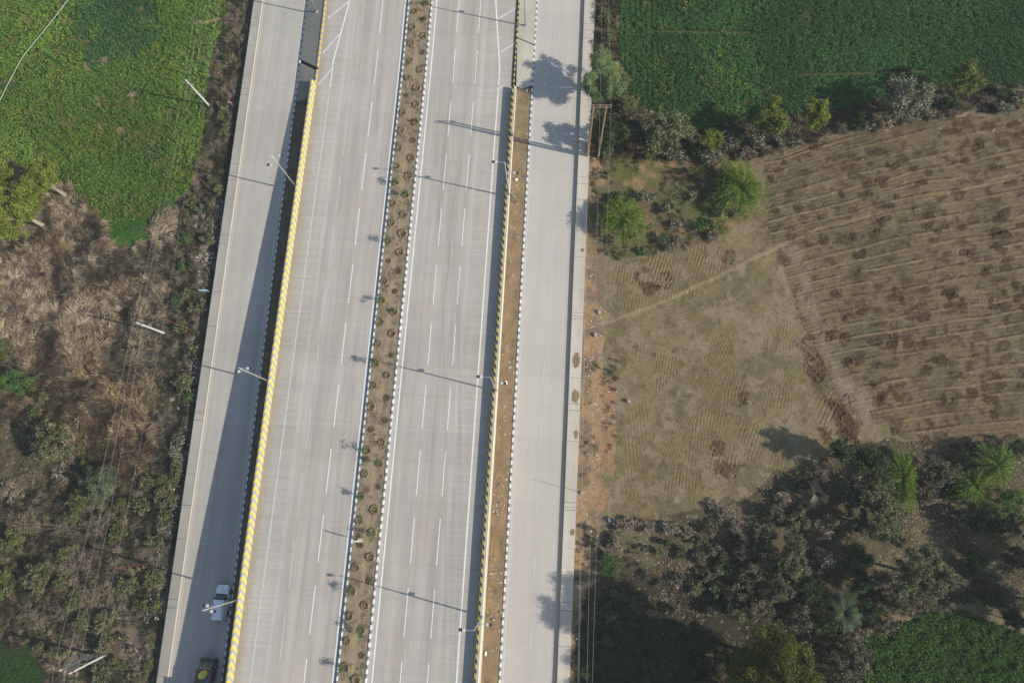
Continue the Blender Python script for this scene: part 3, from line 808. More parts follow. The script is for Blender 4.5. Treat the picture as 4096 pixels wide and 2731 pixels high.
def leaf_cloud(c, size, aspect, rs, up=.6, dirs=None, dmix=.7):
    n = len(c)
    nrm = unit(rs.randn(n, 3) + np.array([0, 0, up * 2]))
    ax = rs.randn(n, 3)
    if dirs is not None: ax = dirs * dmix * 3 + ax * (1 - dmix)
    ax = unit(ax - nrm * (ax * nrm).sum(1, keepdims=True))
    s2 = np.cross(nrm, ax)
    hl = size * rs.uniform(.6, 1.3, n) * .5
    return quads(c, ax, s2, hl / aspect, hl)

def pick(cols, n, rs, var=.18):
    cols = np.array(cols); c = cols[rs.randint(0, len(cols), n)]
    return c * rs.uniform(1 - var, 1 + var, (n, 1))

def cover(name, x, y, zg, rs, k, spread, h, size, aspect, cols, up, patch=None, gidx=None):
    n = len(x) * k
    cx = np.repeat(x, k) + rs.randn(n) * spread; cy = np.repeat(y, k) + rs.randn(n) * spread
    hh = np.repeat(rs.uniform(.6, 1.25, len(x)), k) * h
    cz = zg + hh * rs.uniform(.25, 1, n)
    v, f = leaf_cloud(np.stack([cx, cy, cz], 1), size, aspect, rs, up)
    col = pick(cols, n, rs)
    if patch is not None: col = patch(cx, cy, col, rs)
    o = np_mesh(name, v, f, LEAF, None, np.repeat(col, 4, 0))
    return o

def mustard_patch(x, y, col, rs):
    b = inside(x, y, BLUELEAF, 3.5, 3, .3)
    b &= rs.rand(len(x)) < np.clip((vnoise(x, y, .35, 69, 4) - .25) * 3, 0, 1)
    col = np.where(b[:, None], pick([(.065, .165, .055), (.085, .19, .07), (.055, .135, .05)], len(x), rs), col)
    yl = vnoise(x, y, .22, 61, 4)
    fl = (yl > .53) & (rs.rand(len(x)) < np.clip((yl - .5) * 1.0, 0, .09)) & ~b
    col = np.where(fl[:, None], np.array([.34, .34, .045]), col)
    col = col * (.74 + .5 * np.clip((vnoise(x, y, .07, 68, 4) - .3) * 2.4, 0, 1))[:, None]
    yg = np.clip((vnoise(x, y, .15, 63, 3) - .5) * 5, 0, .8)[:, None] * (~b)[:, None]
    return col * (1 - yg) + yg * col * np.array([1.25, 1.1, .85])
def mustard_mask(x, y, rs):
    th = .6 * vnoise((x * .57 + y * .82) * 1.9, (y * .57 - x * .82) * .4, 1.0, 65, 2) + .4 * vnoise(x, y, .8, 66, 3)
    gap = vnoise(x, y, .30, 67, 4)
    k = (rs.rand(len(x)) < np.clip((th - .28) * 3.2, .14, 1)) & ((gap < .57) | (rs.rand(len(x)) < .3))
    for bp in BAREPATCH: k &= ~inside(x, y, bp, .35, 9, .9) | (rs.rand(len(x)) < .15)
    return k
x, y, rs = sample(MUSTARD, 40, .5, 71, mustard_mask)
o = cover('mustard_crop', x, y, ZGL, rs, 5, .11, .5, .22, 1.6, [(.145, .265, .055), (.115, .23, .05), (.185, .30, .07), (.09, .18, .04)], .85, mustard_patch)
tag(o, 'low green mustard crop with yellow flowering patches, left of the highway', 'crop', kind='stuff')
x, y, rs = sample(GRASSY, 26, .4, 73)
o = cover('short_grass', x, y, ZGL - .05, rs, 3, .12, .2, .24, 3.0, [(.05, .15, .025), (.07, .17, .03)], .9)
tag(o, 'short bright green grass at the tip of the mustard field', 'grass', kind='stuff')
x, y, rs = sample(GREENCORNER, 22, .8, 74)
o = cover('short_grass', x, y, ZGL - .02, rs, 3, .12, .3, .24, 3.0, [(.06, .13, .028), (.045, .10, .025)], .8)
tag(o, 'dark green grass in the lower left corner below the twin power poles', 'grass', kind='stuff')
def wheat_patch(x, y, col, rs):
    g = np.clip((vnoise(x, y, .12, 81, 4) - .4) * 4, 0, 1)[:, None]
    col = col * (.82 + .36 * g)
    f1 = vnoise(x, y, .55, 83, 3); far = x < 32
    fl = (f1 > .62) & far & (rs.rand(len(x)) < .22)
    return np.where(fl[:, None], np.array([.34, .34, .05]), col)
WLINES = [W(q, ZGR) for q in ([(3255, 30), (3235, 140)], [(3160, 140), (3240, 50)], [(2595, 126), (3010, 131)], [(2960, 427), (3200, 300), (3700, 286)])]
def wheat_mask(x, y, rs):
    k = rs.rand(len(x)) < np.clip((vnoise(x * 2.2, y * .6, .8, 85, 3) - .22) * 3.4, .35, 1)
    k &= (x > 14.5) | (np.abs((x * 1.0 + y * .035) / .85 % 1 - .5) > .17) | (rs.rand(len(x)) < .25)
    for q in WLINES: k &= polydist(x, y, q) > .2 + .2 * rs.rand(len(x))
    return k
x, y, rs = sample(WHEAT, 32, .35, 87, wheat_mask)
o = cover('wheat_crop', x, y, ZGR - .05, rs, 5, .12, .5, .25, 2.4, [(.066, .158, .05), (.082, .184, .056), (.056, .136, .043), (.096, .192, .054)], .75, wheat_patch)
tag(o, 'dense dark green wheat crop with a few yellow weeds, upper right field', 'crop', kind='stuff')
x, y, rs = sample(CROPPATCH, 32, .6, 88, lambda x, y, rs: rs.rand(len(x)) < np.clip((vnoise(x * .8 - y * .6, x * .6 + y * .8, 1.0, 89, 2) - .3) * 3.2, .1, 1))
o = cover('leafy_crop', x, y, ZGR - .05, rs, 5, .12, .5, .23, 1.8, [(.06, .145, .022), (.072, .168, .026), (.046, .115, .02), (.105, .165, .032)], .65)
tag(o, 'green leafy crop patch in the lower right corner', 'crop', kind='stuff')

def blades(name, x, y, zg, rs, per, length, width, h, cols, angscale, colf=None):
    """tussocks of dry blades laid over by the wind: each blade a bent ribbon of two quads"""
    n = len(x) * per
    ang0 = vnoise(x, y, angscale, 91, 2) * 9.0 + rs.randn(len(x)) * .45
    ang = np.repeat(ang0, per) + rs.randn(n) * .4
    bx = np.repeat(x, per) + rs.randn(n) * .16; by = np.repeat(y, per) + rs.randn(n) * .16
    L = length * rs.uniform(.5, 1.25, n) * np.repeat(rs.uniform(.7, 1.25, len(x)), per)
    H = h * rs.uniform(.5, 1.2, n) * np.repeat(rs.uniform(.6, 1.3, len(x)), per)
    d = np.stack([np.cos(ang), np.sin(ang)], 1); s = np.stack([-d[:, 1], d[:, 0]], 1)
    w = width * rs.uniform(.6, 1.3, n) / 2
    bend = rs.randn(n) * .25
    P = []
    for k, (fl, fh, fw) in enumerate(((0, 0, .8), (.45, 1.0, 1.0), (1.0, .55, .35))):
        c = np.stack([bx, by], 1) + d * (L * fl)[:, None] + s * (bend * L * fl * fl)[:, None]
        P.append((c, zg + H * fh, w * fw))
    V = []
    for c, z, ww in P:
        for sg in (-1, 1):
            V.append(np.stack([c[:, 0] + sg * s[:, 0] * ww, c[:, 1] + sg * s[:, 1] * ww, z + sg * ww * .5], 1))
    V = np.stack(V, 1).reshape(-1, 3)
    b = np.arange(n)[:, None] * 6
    f = np.concatenate([b + np.array([[0, 1, 3, 2]]), b + np.array([[2, 3, 5, 4]])])
    col = pick(cols, len(x), rs, .22); col = np.repeat(col, per, 0) * rs.uniform(.75, 1.25, (n, 1))
    if colf is not None: col = colf(bx, by, col, rs)
    return np_mesh(name, V, f, LEAF, None, np.repeat(col, 6, 0))
def dry_col(x, y, col, rs):
    r = np.clip((24 - y) / 14 + (vnoise(x, y, .1, 93, 3) - .5) * 1.6, 0, 1)[:, None]
    col = col * (1 - r) + r * col * np.array([.86, .77, .70])
    g = (np.clip((vnoise(x, y, .2, 95, 4) - .56) * 6, 0, .8) * (rs.rand(len(x)) < .6))[:, None]
    return col * (1 - g) + g * np.array([.10, .12, .045])
x, y, rs = sample(DRYGRASS, 3.2, .9, 97)
o = blades('dry_grass', x, y, ZGL - .05, rs, 34, 1.75, .072, .65, [(.34, .265, .17), (.25, .19, .12), (.42, .335, .22), (.14, .105, .07), (.30, .235, .15)], .16, dry_col)
tag(o, 'tall dry tan grass blown into tussocks on the left', 'dry grass', kind='stuff')
x, y, rs = sample(SCRUBL, 3.0, 1.2, 98, lambda x, y, rs: (vnoise(x, y, .2, 99, 3) > .33) & ~inside(x, y, GREENCORNER, .8))
o = blades('dry_weeds', x, y, ZGL - .05, rs, 26, .95, .055, .6, [(.22, .16, .115), (.27, .215, .16), (.16, .12, .085), (.13, .13, .06), (.15, .15, .07)], .3)
tag(o, 'brown withered weeds on the rough ground at lower left', 'weeds', kind='stuff')
x, y, rs = sample(SCRUBL, 7.0, 1.0, 198, lambda x, y, rs: ~inside(x, y, GREENCORNER, .8) & (vnoise(x, y, .35, 199, 4) > .34))
o = blades('low_weeds', x, y, ZGL - .05, rs, 12, .5, .06, .3, [(.20, .165, .10), (.16, .15, .075), (.25, .21, .14), (.12, .125, .055), (.17, .13, .085)], .5)
tag(o, 'short olive brown growth between the bushes at lower left', 'weeds', kind='stuff')
VERGEL = W([(940, -60), (1010, -60), (960, 300), (920, 690), (870, 1050), (815, 1366), (760, 1700), (715, 2048), (660, 2400), (610, 2760), (330, 2760), (450, 2350), (560, 1950), (600, 1700), (650, 1300), (690, 950), (760, 760), (810, 600), (840, 300)], ZGL)
x, y, rs = sample(VERGEL, 5.0, .5, 101, lambda x, y, rs: vnoise(x, y, .3, 103, 3) > .40)
o = blades('dry_weeds', x, y, ZGL - .05, rs, 20, .8, .05, .55, [(.19, .16, .115), (.24, .20, .15), (.12, .11, .06), (.14, .15, .065), (.12, .10, .07)], .3)
tag(o, 'grey brown weeds along the bank below the left footpath', 'weeds', kind='stuff')
x, y, rs = sample(MIXSCRUB + [], 3.0, .8, 105, lambda x, y, rs: vnoise(x, y, .3, 107, 3) > .46)
o = blades('low_weeds', x, y, ZGR - .1, rs, 12, .45, .045, .3, [(.12, .13, .055), (.16, .15, .07), (.22, .18, .11), (.08, .09, .035)], .5)
tag(o, 'low olive weeds on the rough ground right of the footpath', 'weeds', kind='stuff')
STRIPR = W([(2385, -60), (2470, -60), (2470, 200), (2520, 420), (2480, 600), (2370, 620), (2350, 300)], ZGR)
x, y, rs = sample(STRIPR, 4.5, .3, 108)
o = blades('low_weeds', x, y, ZGR - .05, rs, 18, .7, .05, .6, [(.12, .12, .05), (.17, .15, .08), (.20, .16, .10), (.09, .10, .04)], .4)
tag(o, 'brown and olive weeds between the footpath and the wheat', 'weeds', kind='stuff')
RW = [(4.3, 20.0), (13, 22), (13, -5), (40, -6), (60, -5), (60, -24), (10, -40), (4.3, -40)]
def rw_mask(x, y, rs): return ((vnoise(x, y, .25, 109, 4) > .52) & (x < 9)) | (inside(x, y, LITTERGROUND, 1.0) & (vnoise(x, y, .5, 110, 3) > .42))
x, y, rs = sample(RW, 2.6, .3, 111, rw_mask)
o = blades('low_weeds', x, y, ZGR - .12, rs, 12, .5, .045, .35, [(.13, .115, .06), (.18, .15, .10), (.09, .09, .04), (.24, .19, .13)], .5)
tag(o, 'thin dry weeds over the orange and brown ground at lower right', 'weeds', kind='stuff')
x, y, rs = sample(HEDGE, 3.0, .8, 112, lambda x, y, rs: ~inside(x, y, WHEAT, .3))
o = blades('hedge_weeds', x, y, ZGR - .1, rs, 16, .7, .045, .5, [(.12, .10, .065), (.17, .14, .10), (.08, .085, .035), (.21, .17, .13)], .4)
tag(o, 'brown undergrowth along the field hedge on the right', 'weeds', kind='stuff')
x, y, rs = sample([(-25.4, -40), (-22.2, -40), (-22.2, 92), (-25.4, 92)], 2.6, .05, 141, lambda x, y, rs: vnoise(x, y, .5, 143, 4) > .5)
o = blades('dry_weeds', x, y, .0, rs, 8, .3, .035, .12, [(.22, .18, .12), (.15, .125, .08), (.28, .23, .15), (.14, .14, .07)], .5)
co = np.empty(len(o.data.vertices) * 3, np.float32); o.data.vertices.foreach_get('co', co); co = co.reshape(-1, 3)
co[:, 2] += np.maximum(1.6626 + .0478 * (35 - co[:, 1]) - .000059 * (35 - co[:, 1]) ** 2, np.where(co[:, 1] > 62, .2, -9)) + .19
o.data.vertices.foreach_set('co', co.ravel()); o.data.update()
tag(o, 'short dry weeds scattered over the median soil', 'weeds', kind='stuff')
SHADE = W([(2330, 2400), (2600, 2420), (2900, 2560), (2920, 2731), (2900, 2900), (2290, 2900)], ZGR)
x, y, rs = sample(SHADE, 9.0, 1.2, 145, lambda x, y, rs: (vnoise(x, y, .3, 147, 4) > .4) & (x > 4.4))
o = blades('low_weeds', x, y, ZGR - .1, rs, 14, .6, .06, .4, [(.08, .09, .04), (.10, .10, .05), (.06, .068, .032), (.12, .11, .065)], .5)  # added weeds, leaf colours kept dark to deepen the tree shade
tag(o, 'undergrowth added and coloured dark to deepen the tree shade at the bottom', 'weeds', kind='stuff')
# fallen leaves
x, y, rs = sample(LITTERGROUND, 13.0, 1.0, 113, lambda x, y, rs: rs.rand(len(x)) < np.clip((vnoise(x, y, .16, 115, 4) - .42) * 5, .03, 1) * np.where(y < -8, .35, 1))
c = np.stack([x, y, np.full(len(x), ZGR - .0) + rs.uniform(0, .1, len(x))], 1)
v, f = leaf_cloud(c, .18, 1.4, rs, 1.6)
o = np_mesh('fallen_leaves', v, f, LEAF, None, np.repeat(pick([(.38, .28, .21), (.30, .22, .16), (.44, .34, .26), (.2, .14, .1)], len(x), rs), 4, 0))
tag(o, 'pale fallen leaves strewn under the trees at lower right', 'leaves', kind='stuff')
x, y, rs = sample(HEDGE, 4.0, 1.0, 116, lambda x, y, rs: (rs.rand(len(x)) < np.clip((vnoise(x, y, .2, 117, 4) - .42) * 5, .03, 1)) & ~inside(x, y, WHEAT, .3))
c = np.stack([x, y, np.full(len(x), ZGR) + rs.uniform(0, .1, len(x))], 1)
v, f = leaf_cloud(c, .22, 1.4, rs, 1.6)
o = np_mesh('fallen_leaves', v, f, LEAF, None, np.repeat(pick([(.38, .28, .21), (.30, .22, .16), (.2, .14, .1)], len(x), rs), 4, 0))
tag(o, 'pale fallen leaves under the hedge beside the wheat', 'leaves', kind='stuff')
# scraps of rubbish
def scraps(poly, dens, z, seed, mask, lab):
    x, y, rs = sample(poly, dens, .2, seed, mask)
    c = np.stack([x, y, z + rs.uniform(.08, .6, len(x))], 1)
    v, f = leaf_cloud(c, .21, 1.3, rs, 1.4)
    o = np_mesh('litter', v, f, LEAF, None, np.repeat(pick([(.7, .7, .7), (.62, .64, .66), (.45, .5, .55), (.5, .42, .36), (.35, .5, .5)], len(x), rs, .1), 4, 0))
    tag(o, lab, 'litter', kind='stuff')
BANK = W([(905, 780), (920, 800), (870, 1060), (850, 1180), (822, 1366), (775, 1680), (725, 2010), (690, 2250), (640, 2560), (600, 2760), (520, 2760), (600, 2400), (650, 2100), (690, 1800), (735, 1500), (760, 1250), (800, 1000), (840, 860)], ZGL)
scraps(BANK, 9, ZGL, 121, lambda x, y, rs: rs.rand(len(x)) < np.clip((vnoise(x, y, .35, 123, 4) - .42) * 4, 0, 1), 'scraps of white rubbish thrown down the bank below the left footpath')
scraps(ORANGE, 2.2, ZGR, 125, lambda x, y, rs: rs.rand(len(x)) < np.clip((vnoise(x, y, .3, 127, 4) - .45) * 4, 0, 1), 'scraps of white rubbish along the orange soil right of the footpath')
scraps([(-7.3, -40), (-5.4, -40), (-5.4, 60), (-7.3, 60)], 2.4, .12, 129, lambda x, y, rs: rs.rand(len(x)) < np.clip((vnoise(x, y, .3, 131, 4) - .40) * 4, 0, 1), 'scraps of white rubbish on the brown verge below the cream wall')
#__PART3__
# ------------------------------------------------------------------ trees and shrubs
KIND = {
 # leaf size, aspect, leaves per m2 of crown, colours, shape, up
 'feathery': (.26, 3.4, 620, [(.20, .285, .105), (.25, .33, .13), (.15, .225, .08), (.29, .36, .16)], 'plume', .6),
 'bright':   (.20, 3.2, 760, [(.16, .25, .045), (.20, .30, .06), (.24, .31, .07), (.11, .18, .03)], 'radial', .5),
 'olive':    (.21, 1.5, 560, [(.23, .265, .05), (.17, .21, .04), (.28, .295, .06), (.11, .145, .032)], 'clump', .5),
 'dim_olive':(.21, 1.5, 520, [(.20, .235, .055), (.25, .275, .07), (.14, .175, .04), (.09, .12, .03)], 'clump', .5),
 'vignette_olive': (.21, 1.5, 520, [(.13, .135, .028), (.16, .155, .035), (.09, .105, .024), (.06, .08, .02)], 'clump', .5),  # olive colours darkened to imitate lens dimming towards the frame edge
 'pale':     (.26, 1.4, 150, [(.27, .265, .18), (.09, .105, .05), (.40, .365, .27), (.06, .075, .036), (.15, .16, .09)], 'loose', .9),
 'bank_leafy': (.23, 1.4, 190, [(.175, .175, .075), (.22, .21, .10), (.085, .10, .04), (.27, .245, .14), (.06, .07, .03)], 'loose', .8),
 'thicket':  (.20, 1.4, 270, [(.16, .145, .095), (.085, .085, .05), (.26, .22, .155), (.06, .06, .034), (.11, .11, .06)], 'loose', .8),
 'thicket_green': (.21, 1.4, 290, [(.13, .15, .065), (.17, .18, .09), (.07, .09, .035), (.21, .20, .12)], 'loose', .8),
 'leafy':    (.25, 1.4, 190, [(.19, .21, .085), (.26, .27, .13), (.08, .105, .04), (.33, .32, .18), (.05, .07, .025)], 'loose', .9),
 'rust':     (.20, 1.4, 170, [(.31, .245, .18), (.22, .165, .115), (.37, .30, .225), (.10, .095, .055)], 'loose', .9),
 'dark':     (.26, 2.0, 260, [(.055, .085, .035), (.075, .11, .045), (.04, .065, .028)], 'clump', .5),
 'green':    (.26, 3.0, 260, [(.09, .17, .045), (.12, .20, .06), (.07, .13, .035)], 'plume', .5),
 'greygreen':(.26, 3.0, 230, [(.13, .17, .085), (.10, .13, .065), (.17, .20, .11)], 'plume', .5),
 'mixed':    (.26, 2.0, 220, [(.13, .16, .05), (.17, .18, .07), (.10, .12, .045), (.20, .18, .09)], 'clump', .6),
 'dry':      (.30, 6.0, 70, [(.25, .20, .14), (.18, .14, .10), (.31, .26, .19)], 'twig', .3),
}
def branch_pts(rs, base, tip, bow, n=5):
    a = Vector(base); b = Vector(tip); mid = (a + b) / 2 + Vector(bow)
    return [tuple(a * (1 - t) ** 2 + mid * 2 * t * (1 - t) + b * t * t) for t in [k / (n - 1) for k in range(n)]]

def plant(name, label, cat, px, py, rx, ry, kind, h=None, zg=None, group=None, seed=0, foot=None, squash=None, trunk=None):
    """a tree or shrub whose crown centre stands at height h over the point the photograph shows; rx, ry in survey pixels"""
    rs = np.random.RandomState(seed + int(px) * 3 + int(py))
    zg = (ZGL if px < 1300 else ZGR) if zg is None else zg
    if kind == 'pale' and px > 2280 and py > 1700: kind = 'thicket'
    if kind == 'leafy' and px > 2280 and py > 1700: kind = 'thicket_green'
    if kind == 'leafy' and px < 1300: kind = 'bank_leafy'
    if kind == 'dark' and px < 1300: kind = 'mixed'
    if kind.startswith('thicket') and px > 2900: rx, ry = rx * 1.22, ry * 1.22
    Rx, Ry = rx / 28.6, ry / 27.5
    Rm = (Rx + Ry) / 2
    hc = (Rm * .8 if h is None else h)
    c0 = at(px, py, zg + hc)
    size, asp, dens, cols, shape, up = KIND[kind]
    Rz = min(hc * .92, Rm * (squash or .85))
    n = int(dens * Rx * Ry * 3.3)
    root = empty(name, (c0[0], c0[1], zg))
    if foot is not None:
        fx = at(foot[0], foot[1], zg); root.location = (fx[0], fx[1], zg)
    off = np.array([c0[0] - root.location.x, c0[1] - root.location.y, hc])
    tag(root, label, cat, group)
    E3 = np.array([Rx, Ry, Rz])
    dirs = None; dmix = .7
    limbs = []
    if shape in ('clump', 'plume', 'loose'):
        nc = int(np.clip(8 + Rm * Rm * (7 if shape == 'loose' else 6), 9, 150))
        d = unit(rs.randn(nc, 3)); d[:, 2] = np.abs(d[:, 2]) * rs.choice([1, 1, 1, -.6], nc)
        # lobed outline, so that crowns are never round
        th = np.arctan2(d[:, 1], d[:, 0]); k1, k2 = rs.uniform(0, 6.3, 2)
        lob = 1 + .20 * np.sin(3 * th + k1) + .13 * np.sin(5 * th + k2)
        rad = rs.uniform(.35, .95, nc) ** .6
        cc = d * rad[:, None] * lob[:, None] * .88
        cr = rs.uniform(.18, .34, nc) * (1.0 if shape != 'loose' else .85) * np.clip(1.5 / Rm, .45, 1.15)
        w = cr ** 2; idx = rs.choice(nc, n, p=w / w.sum())
        g = rs.randn(n, 3) * .55
        P = (cc[idx] + g * cr[idx][:, None]) * E3
        if shape == 'plume':
            dirs = unit(cc[idx] * E3 + rs.randn(n, 3) * .25 * Rm); dmix = .62
        tint = rs.uniform(.72, 1.25, nc)[idx]
        limbs = [cc[k] * E3 * .9 for k in rs.choice(nc, min(nc, 12 if Rm > 1.4 else 6), False)]
    elif shape == 'radial':
        nb = int(70 + Rm * 60)
        th = rs.uniform(0, 6.283, nb); el = rs.uniform(.1, 1.45, nb); L = rs.uniform(.7, 1.1, nb) * (1 + .10 * np.sin(2 * th + seed) + .14 * np.sin(3 * th + px))
        tt = rs.uniform(.12, 1, n) ** .7; b = rs.randint(0, nb, n)
        o3 = np.stack([np.cos(th[b]) * np.cos(el[b]), np.sin(th[b]) * np.cos(el[b]), np.sin(el[b])], 1)
        dro = np.stack([np.cos(th[b]) * .45 * tt, np.sin(th[b]) * .45 * tt, -1.1 * tt ** 2 * .55], 1)
        P = (o3 * (tt * L[b])[:, None] + dro * tt[:, None] + rs.randn(n, 3) * .035) * E3 - np.array([0, 0, Rz * .25])
        dirs = unit(o3 + dro * 2); dirs[:, 2] -= .3 * tt; dirs = unit(dirs); dmix = .8
        tint = rs.uniform(.62, 1.3, nb)[b]
        for k in range(min(nb, 14)):
            limbs.append(np.array([math.cos(th[k]) * math.cos(el[k]), math.sin(th[k]) * math.cos(el[k]), math.sin(el[k])]) * L[k] * .6 * E3)
    else:
        nb = int(30 + Rm * 26)
        th = rs.uniform(0, 6.283, nb); el = rs.uniform(.05, 1.3, nb); L = rs.uniform(.5, 1.1, nb)
        tt = rs.uniform(.05, 1, n); b = rs.randint(0, nb, n)
        o3 = np.stack([np.cos(th[b]) * np.cos(el[b]), np.sin(th[b]) * np.cos(el[b]), np.sin(el[b])], 1)
        P = (o3 * (tt * L[b])[:, None] + rs.randn(n, 3) * .05) * E3 - np.array([0, 0, Rz * .45])
        dirs = o3; dmix = .75; tint = rs.uniform(.7, 1.2, nb)[b]
        for k in range(min(nb, 26)):
            limbs.append(np.array([math.cos(th[k]) * math.cos(el[k]), math.sin(th[k]) * math.cos(el[k]), math.sin(el[k])]) * L[k] * .95 * E3 - np.array([0, 0, Rz * .45]))
    P = P + off
    P[:, 2] = np.maximum(P[:, 2], .06 + rs.uniform(0, .15, n))
    v, f = leaf_cloud(P, size, asp, rs, up, dirs, dmix)
    col = pick(cols, n, rs, .2) * tint[:, None]
    np_mesh('crown', v, f, LEAF, root, np.repeat(col, 4, 0))
    mb = MB()
    r0 = trunk or max(.03, (.085 if foot else .055) * Rm)
    fork = Vector(off) * .45 + Vector((0, 0, 0))
    if shape == 'twig': fork = Vector((0, 0, .1)); r0 = .035
    mb.tube(branch_pts(rs, (0, 0, -.15), fork, (rs.uniform(-.2, .2), rs.uniform(-.2, .2), 0), 4), r0, r0 * .7, 7)
    for q in limbs:
        tip = Vector(off + q); tip.z = max(tip.z, .15)
        mb.tube(branch_pts(rs, fork, tip, (0, 0, .15 * Rm), 5), r0 * (.5 if shape != 'twig' else .8), r0 * .12, 5, False)
    mb.build('trunk' if Rm > 1.3 else 'stem', M['pale_bark'] if foot else M['bark'] if shape != 'twig' else M['twig'], root)
    return root

KN = {'thicket': 'brownish leaved', 'thicket_green': 'broad leaved green', 'feathery': 'feathery grey green', 'bright': 'bright green drooping', 'olive': 'yellow olive', 'dim_olive': 'dull olive', 'pale': 'pale leaved', 'leafy': 'broad leaved green',
      'rust': 'rusty brown leaved', 'dark': 'dark green', 'green': 'mid green', 'greygreen': 'grey green', 'mixed': 'olive green', 'dry': 'leafless grey brown'}
# hand described trees
T = [
 ('acacia_tree', 'feathery grey green acacia tree leaning over the right footpath beside the wheat', 'tree', 2408, 312, 100, 118, 'feathery', 4.2, None),
 ('tree', 'dark green tree under the twin legged power pole on the right', 'tree', 2448, 540, 78, 72, 'dark', 3.7, None),
 ('calotropis_tree', 'large broad leaved grey green shrub tree on the hedge corner below the wheat', 'tree', 2665, 528, 118, 102, 'leafy', 3.6, None),
 ('bush', 'small yellow olive bush just right of the large grey green shrub tree', 'bush', 2848, 553, 46, 50, 'olive', 2.6, None),
 ('tree', 'rounded yellow olive tree in the hedge between two smaller olive bushes', 'tree', 3082, 482, 84, 82, 'dim_olive', 4.2, None),
 ('bush', 'bright yellow olive bush standing alone in the tree shadow on the wheat edge', 'bush', 3262, 455, 64, 68, 'olive', 3.6, None),
 ('bush', 'dim green bush just left of the tall pale shrub tree', 'bush', 3440, 455, 34, 62, 'dark', 2.2, None),
 ('shrub_tree', 'tall pale grey leaved shrub tree on the wheat edge at right', 'tree', 3618, 400, 108, 122, 'pale', 3.8, None),
 ('tree', 'large dull olive tree at the far right edge of the wheat', 'tree', 3865, 318, 84, 80, 'dim_olive', 4.2, None),
 ('bush', 'bright green drooping bush nearest to the right footpath', 'bush', 2492, 866, 82, 78, 'bright', 3.0, None),
 ('bush', 'large bright green drooping bush between the hedge and the ploughed field', 'bush', 2962, 750, 92, 92, 'bright', 2.6, None),
 ('bush', 'tall bright green drooping bush at the lower edge of the ploughed field', 'bush', 3612, 1920, 62, 92, 'bright', 2.8, None),
 ('bush', 'yellow green drooping bush near the right picture edge, upper of the pair', 'bush', 3990, 1860, 72, 68, 'bright', 3.2, None),
 ('bush', 'green drooping bush below left of the yellow green one at the right edge', 'bush', 3900, 1945, 62, 62, 'bright', 2.6, None),
 ('bush', 'green drooping bush at the right edge, lowest of three', 'bush', 4030, 2000, 66, 56, 'green', 2.4, None),
 ('tree', 'big olive yellow tree at the bottom edge right of the dark shade', 'tree', 3120, 2690, 165, 150, 'vignette_olive', 11.8, None),
 ('tree', 'lower olive yellow crown left of the big one at the bottom edge', 'tree', 3000, 2700, 120, 100, 'vignette_olive', 6.2, None),
 ('tree', 'low dark tree left of the olive crowns at the bottom edge', 'tree', 2985, 2655, 105, 80, 'dark', 3.8, None),
 ('tree', 'small dark tree beyond the bottom edge between the olive crowns and the footpath', 'tree', 3020, 2800, 110, 80, 'dark', 4.6, None),
 ('tree', 'dark low tree beyond the bottom edge in the deep shade', 'tree', 2900, 2860, 150, 110, 'dark', 5.8, None),
 ('tree', 'tall olive tree beyond the bottom edge casting the dark shade', 'tree', 3070, 2965, 130, 120, 'dim_olive', 8.6, None),
 ('tree', 'tall dark tree beyond the bottom edge behind the olive trees', 'tree', 2960, 2990, 140, 120, 'dark', 7.0, None),
 ('tree', 'broad dark tree beyond the bottom edge near the leafy crop', 'tree', 3140, 2990, 170, 140, 'dark', 11.0, None),
 ('tree', 'dark leafy tree beyond the right edge shading the upper thicket', 'tree', 4290, 2240, 150, 110, 'dark', 5.2, None),
 ('tree', 'dark leafy tree beyond the right edge shading the leafy crop', 'tree', 4330, 2450, 150, 110, 'dark', 5.6, None),
 ('tree', 'yellow green tree on the left edge below the mustard, upper crown', 'tree', 160, 712, 96, 92, 'olive', 6.2, (266, 787)),
 ('tree', 'yellow green tree on the left edge below the mustard, lower crown', 'tree', 56, 842, 124, 124, 'olive', 6.0, (180, 905)),
 ('tree', 'yellow green tree cut by the left picture edge behind two crowns', 'tree', -20, 700, 90, 90, 'olive', 5.6, (70, 790)),
 ('bush', 'fresh green leaning bush at the left edge in the dry grass', 'bush', 65, 1525, 108, 60, 'green', 2.0, None),
 ('bush', 'round bush of tan and green leaves among the dry grass at left', 'bush', 215, 1765, 98, 88, 'leafy', 2.6, None),
 ('bush', 'large soft grey green bush under the three wires at left', 'bush', 398, 1930, 88, 80, 'greygreen', 2.4, None),
 ('bush', 'olive green bush touching the large soft grey green bush', 'bush', 322, 2000, 50, 40, 'mixed', 1.5, None),
]
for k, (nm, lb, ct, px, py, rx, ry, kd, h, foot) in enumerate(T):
    plant(nm, lb, ct, px, py, rx, ry, kd, h, None, None, k, foot)

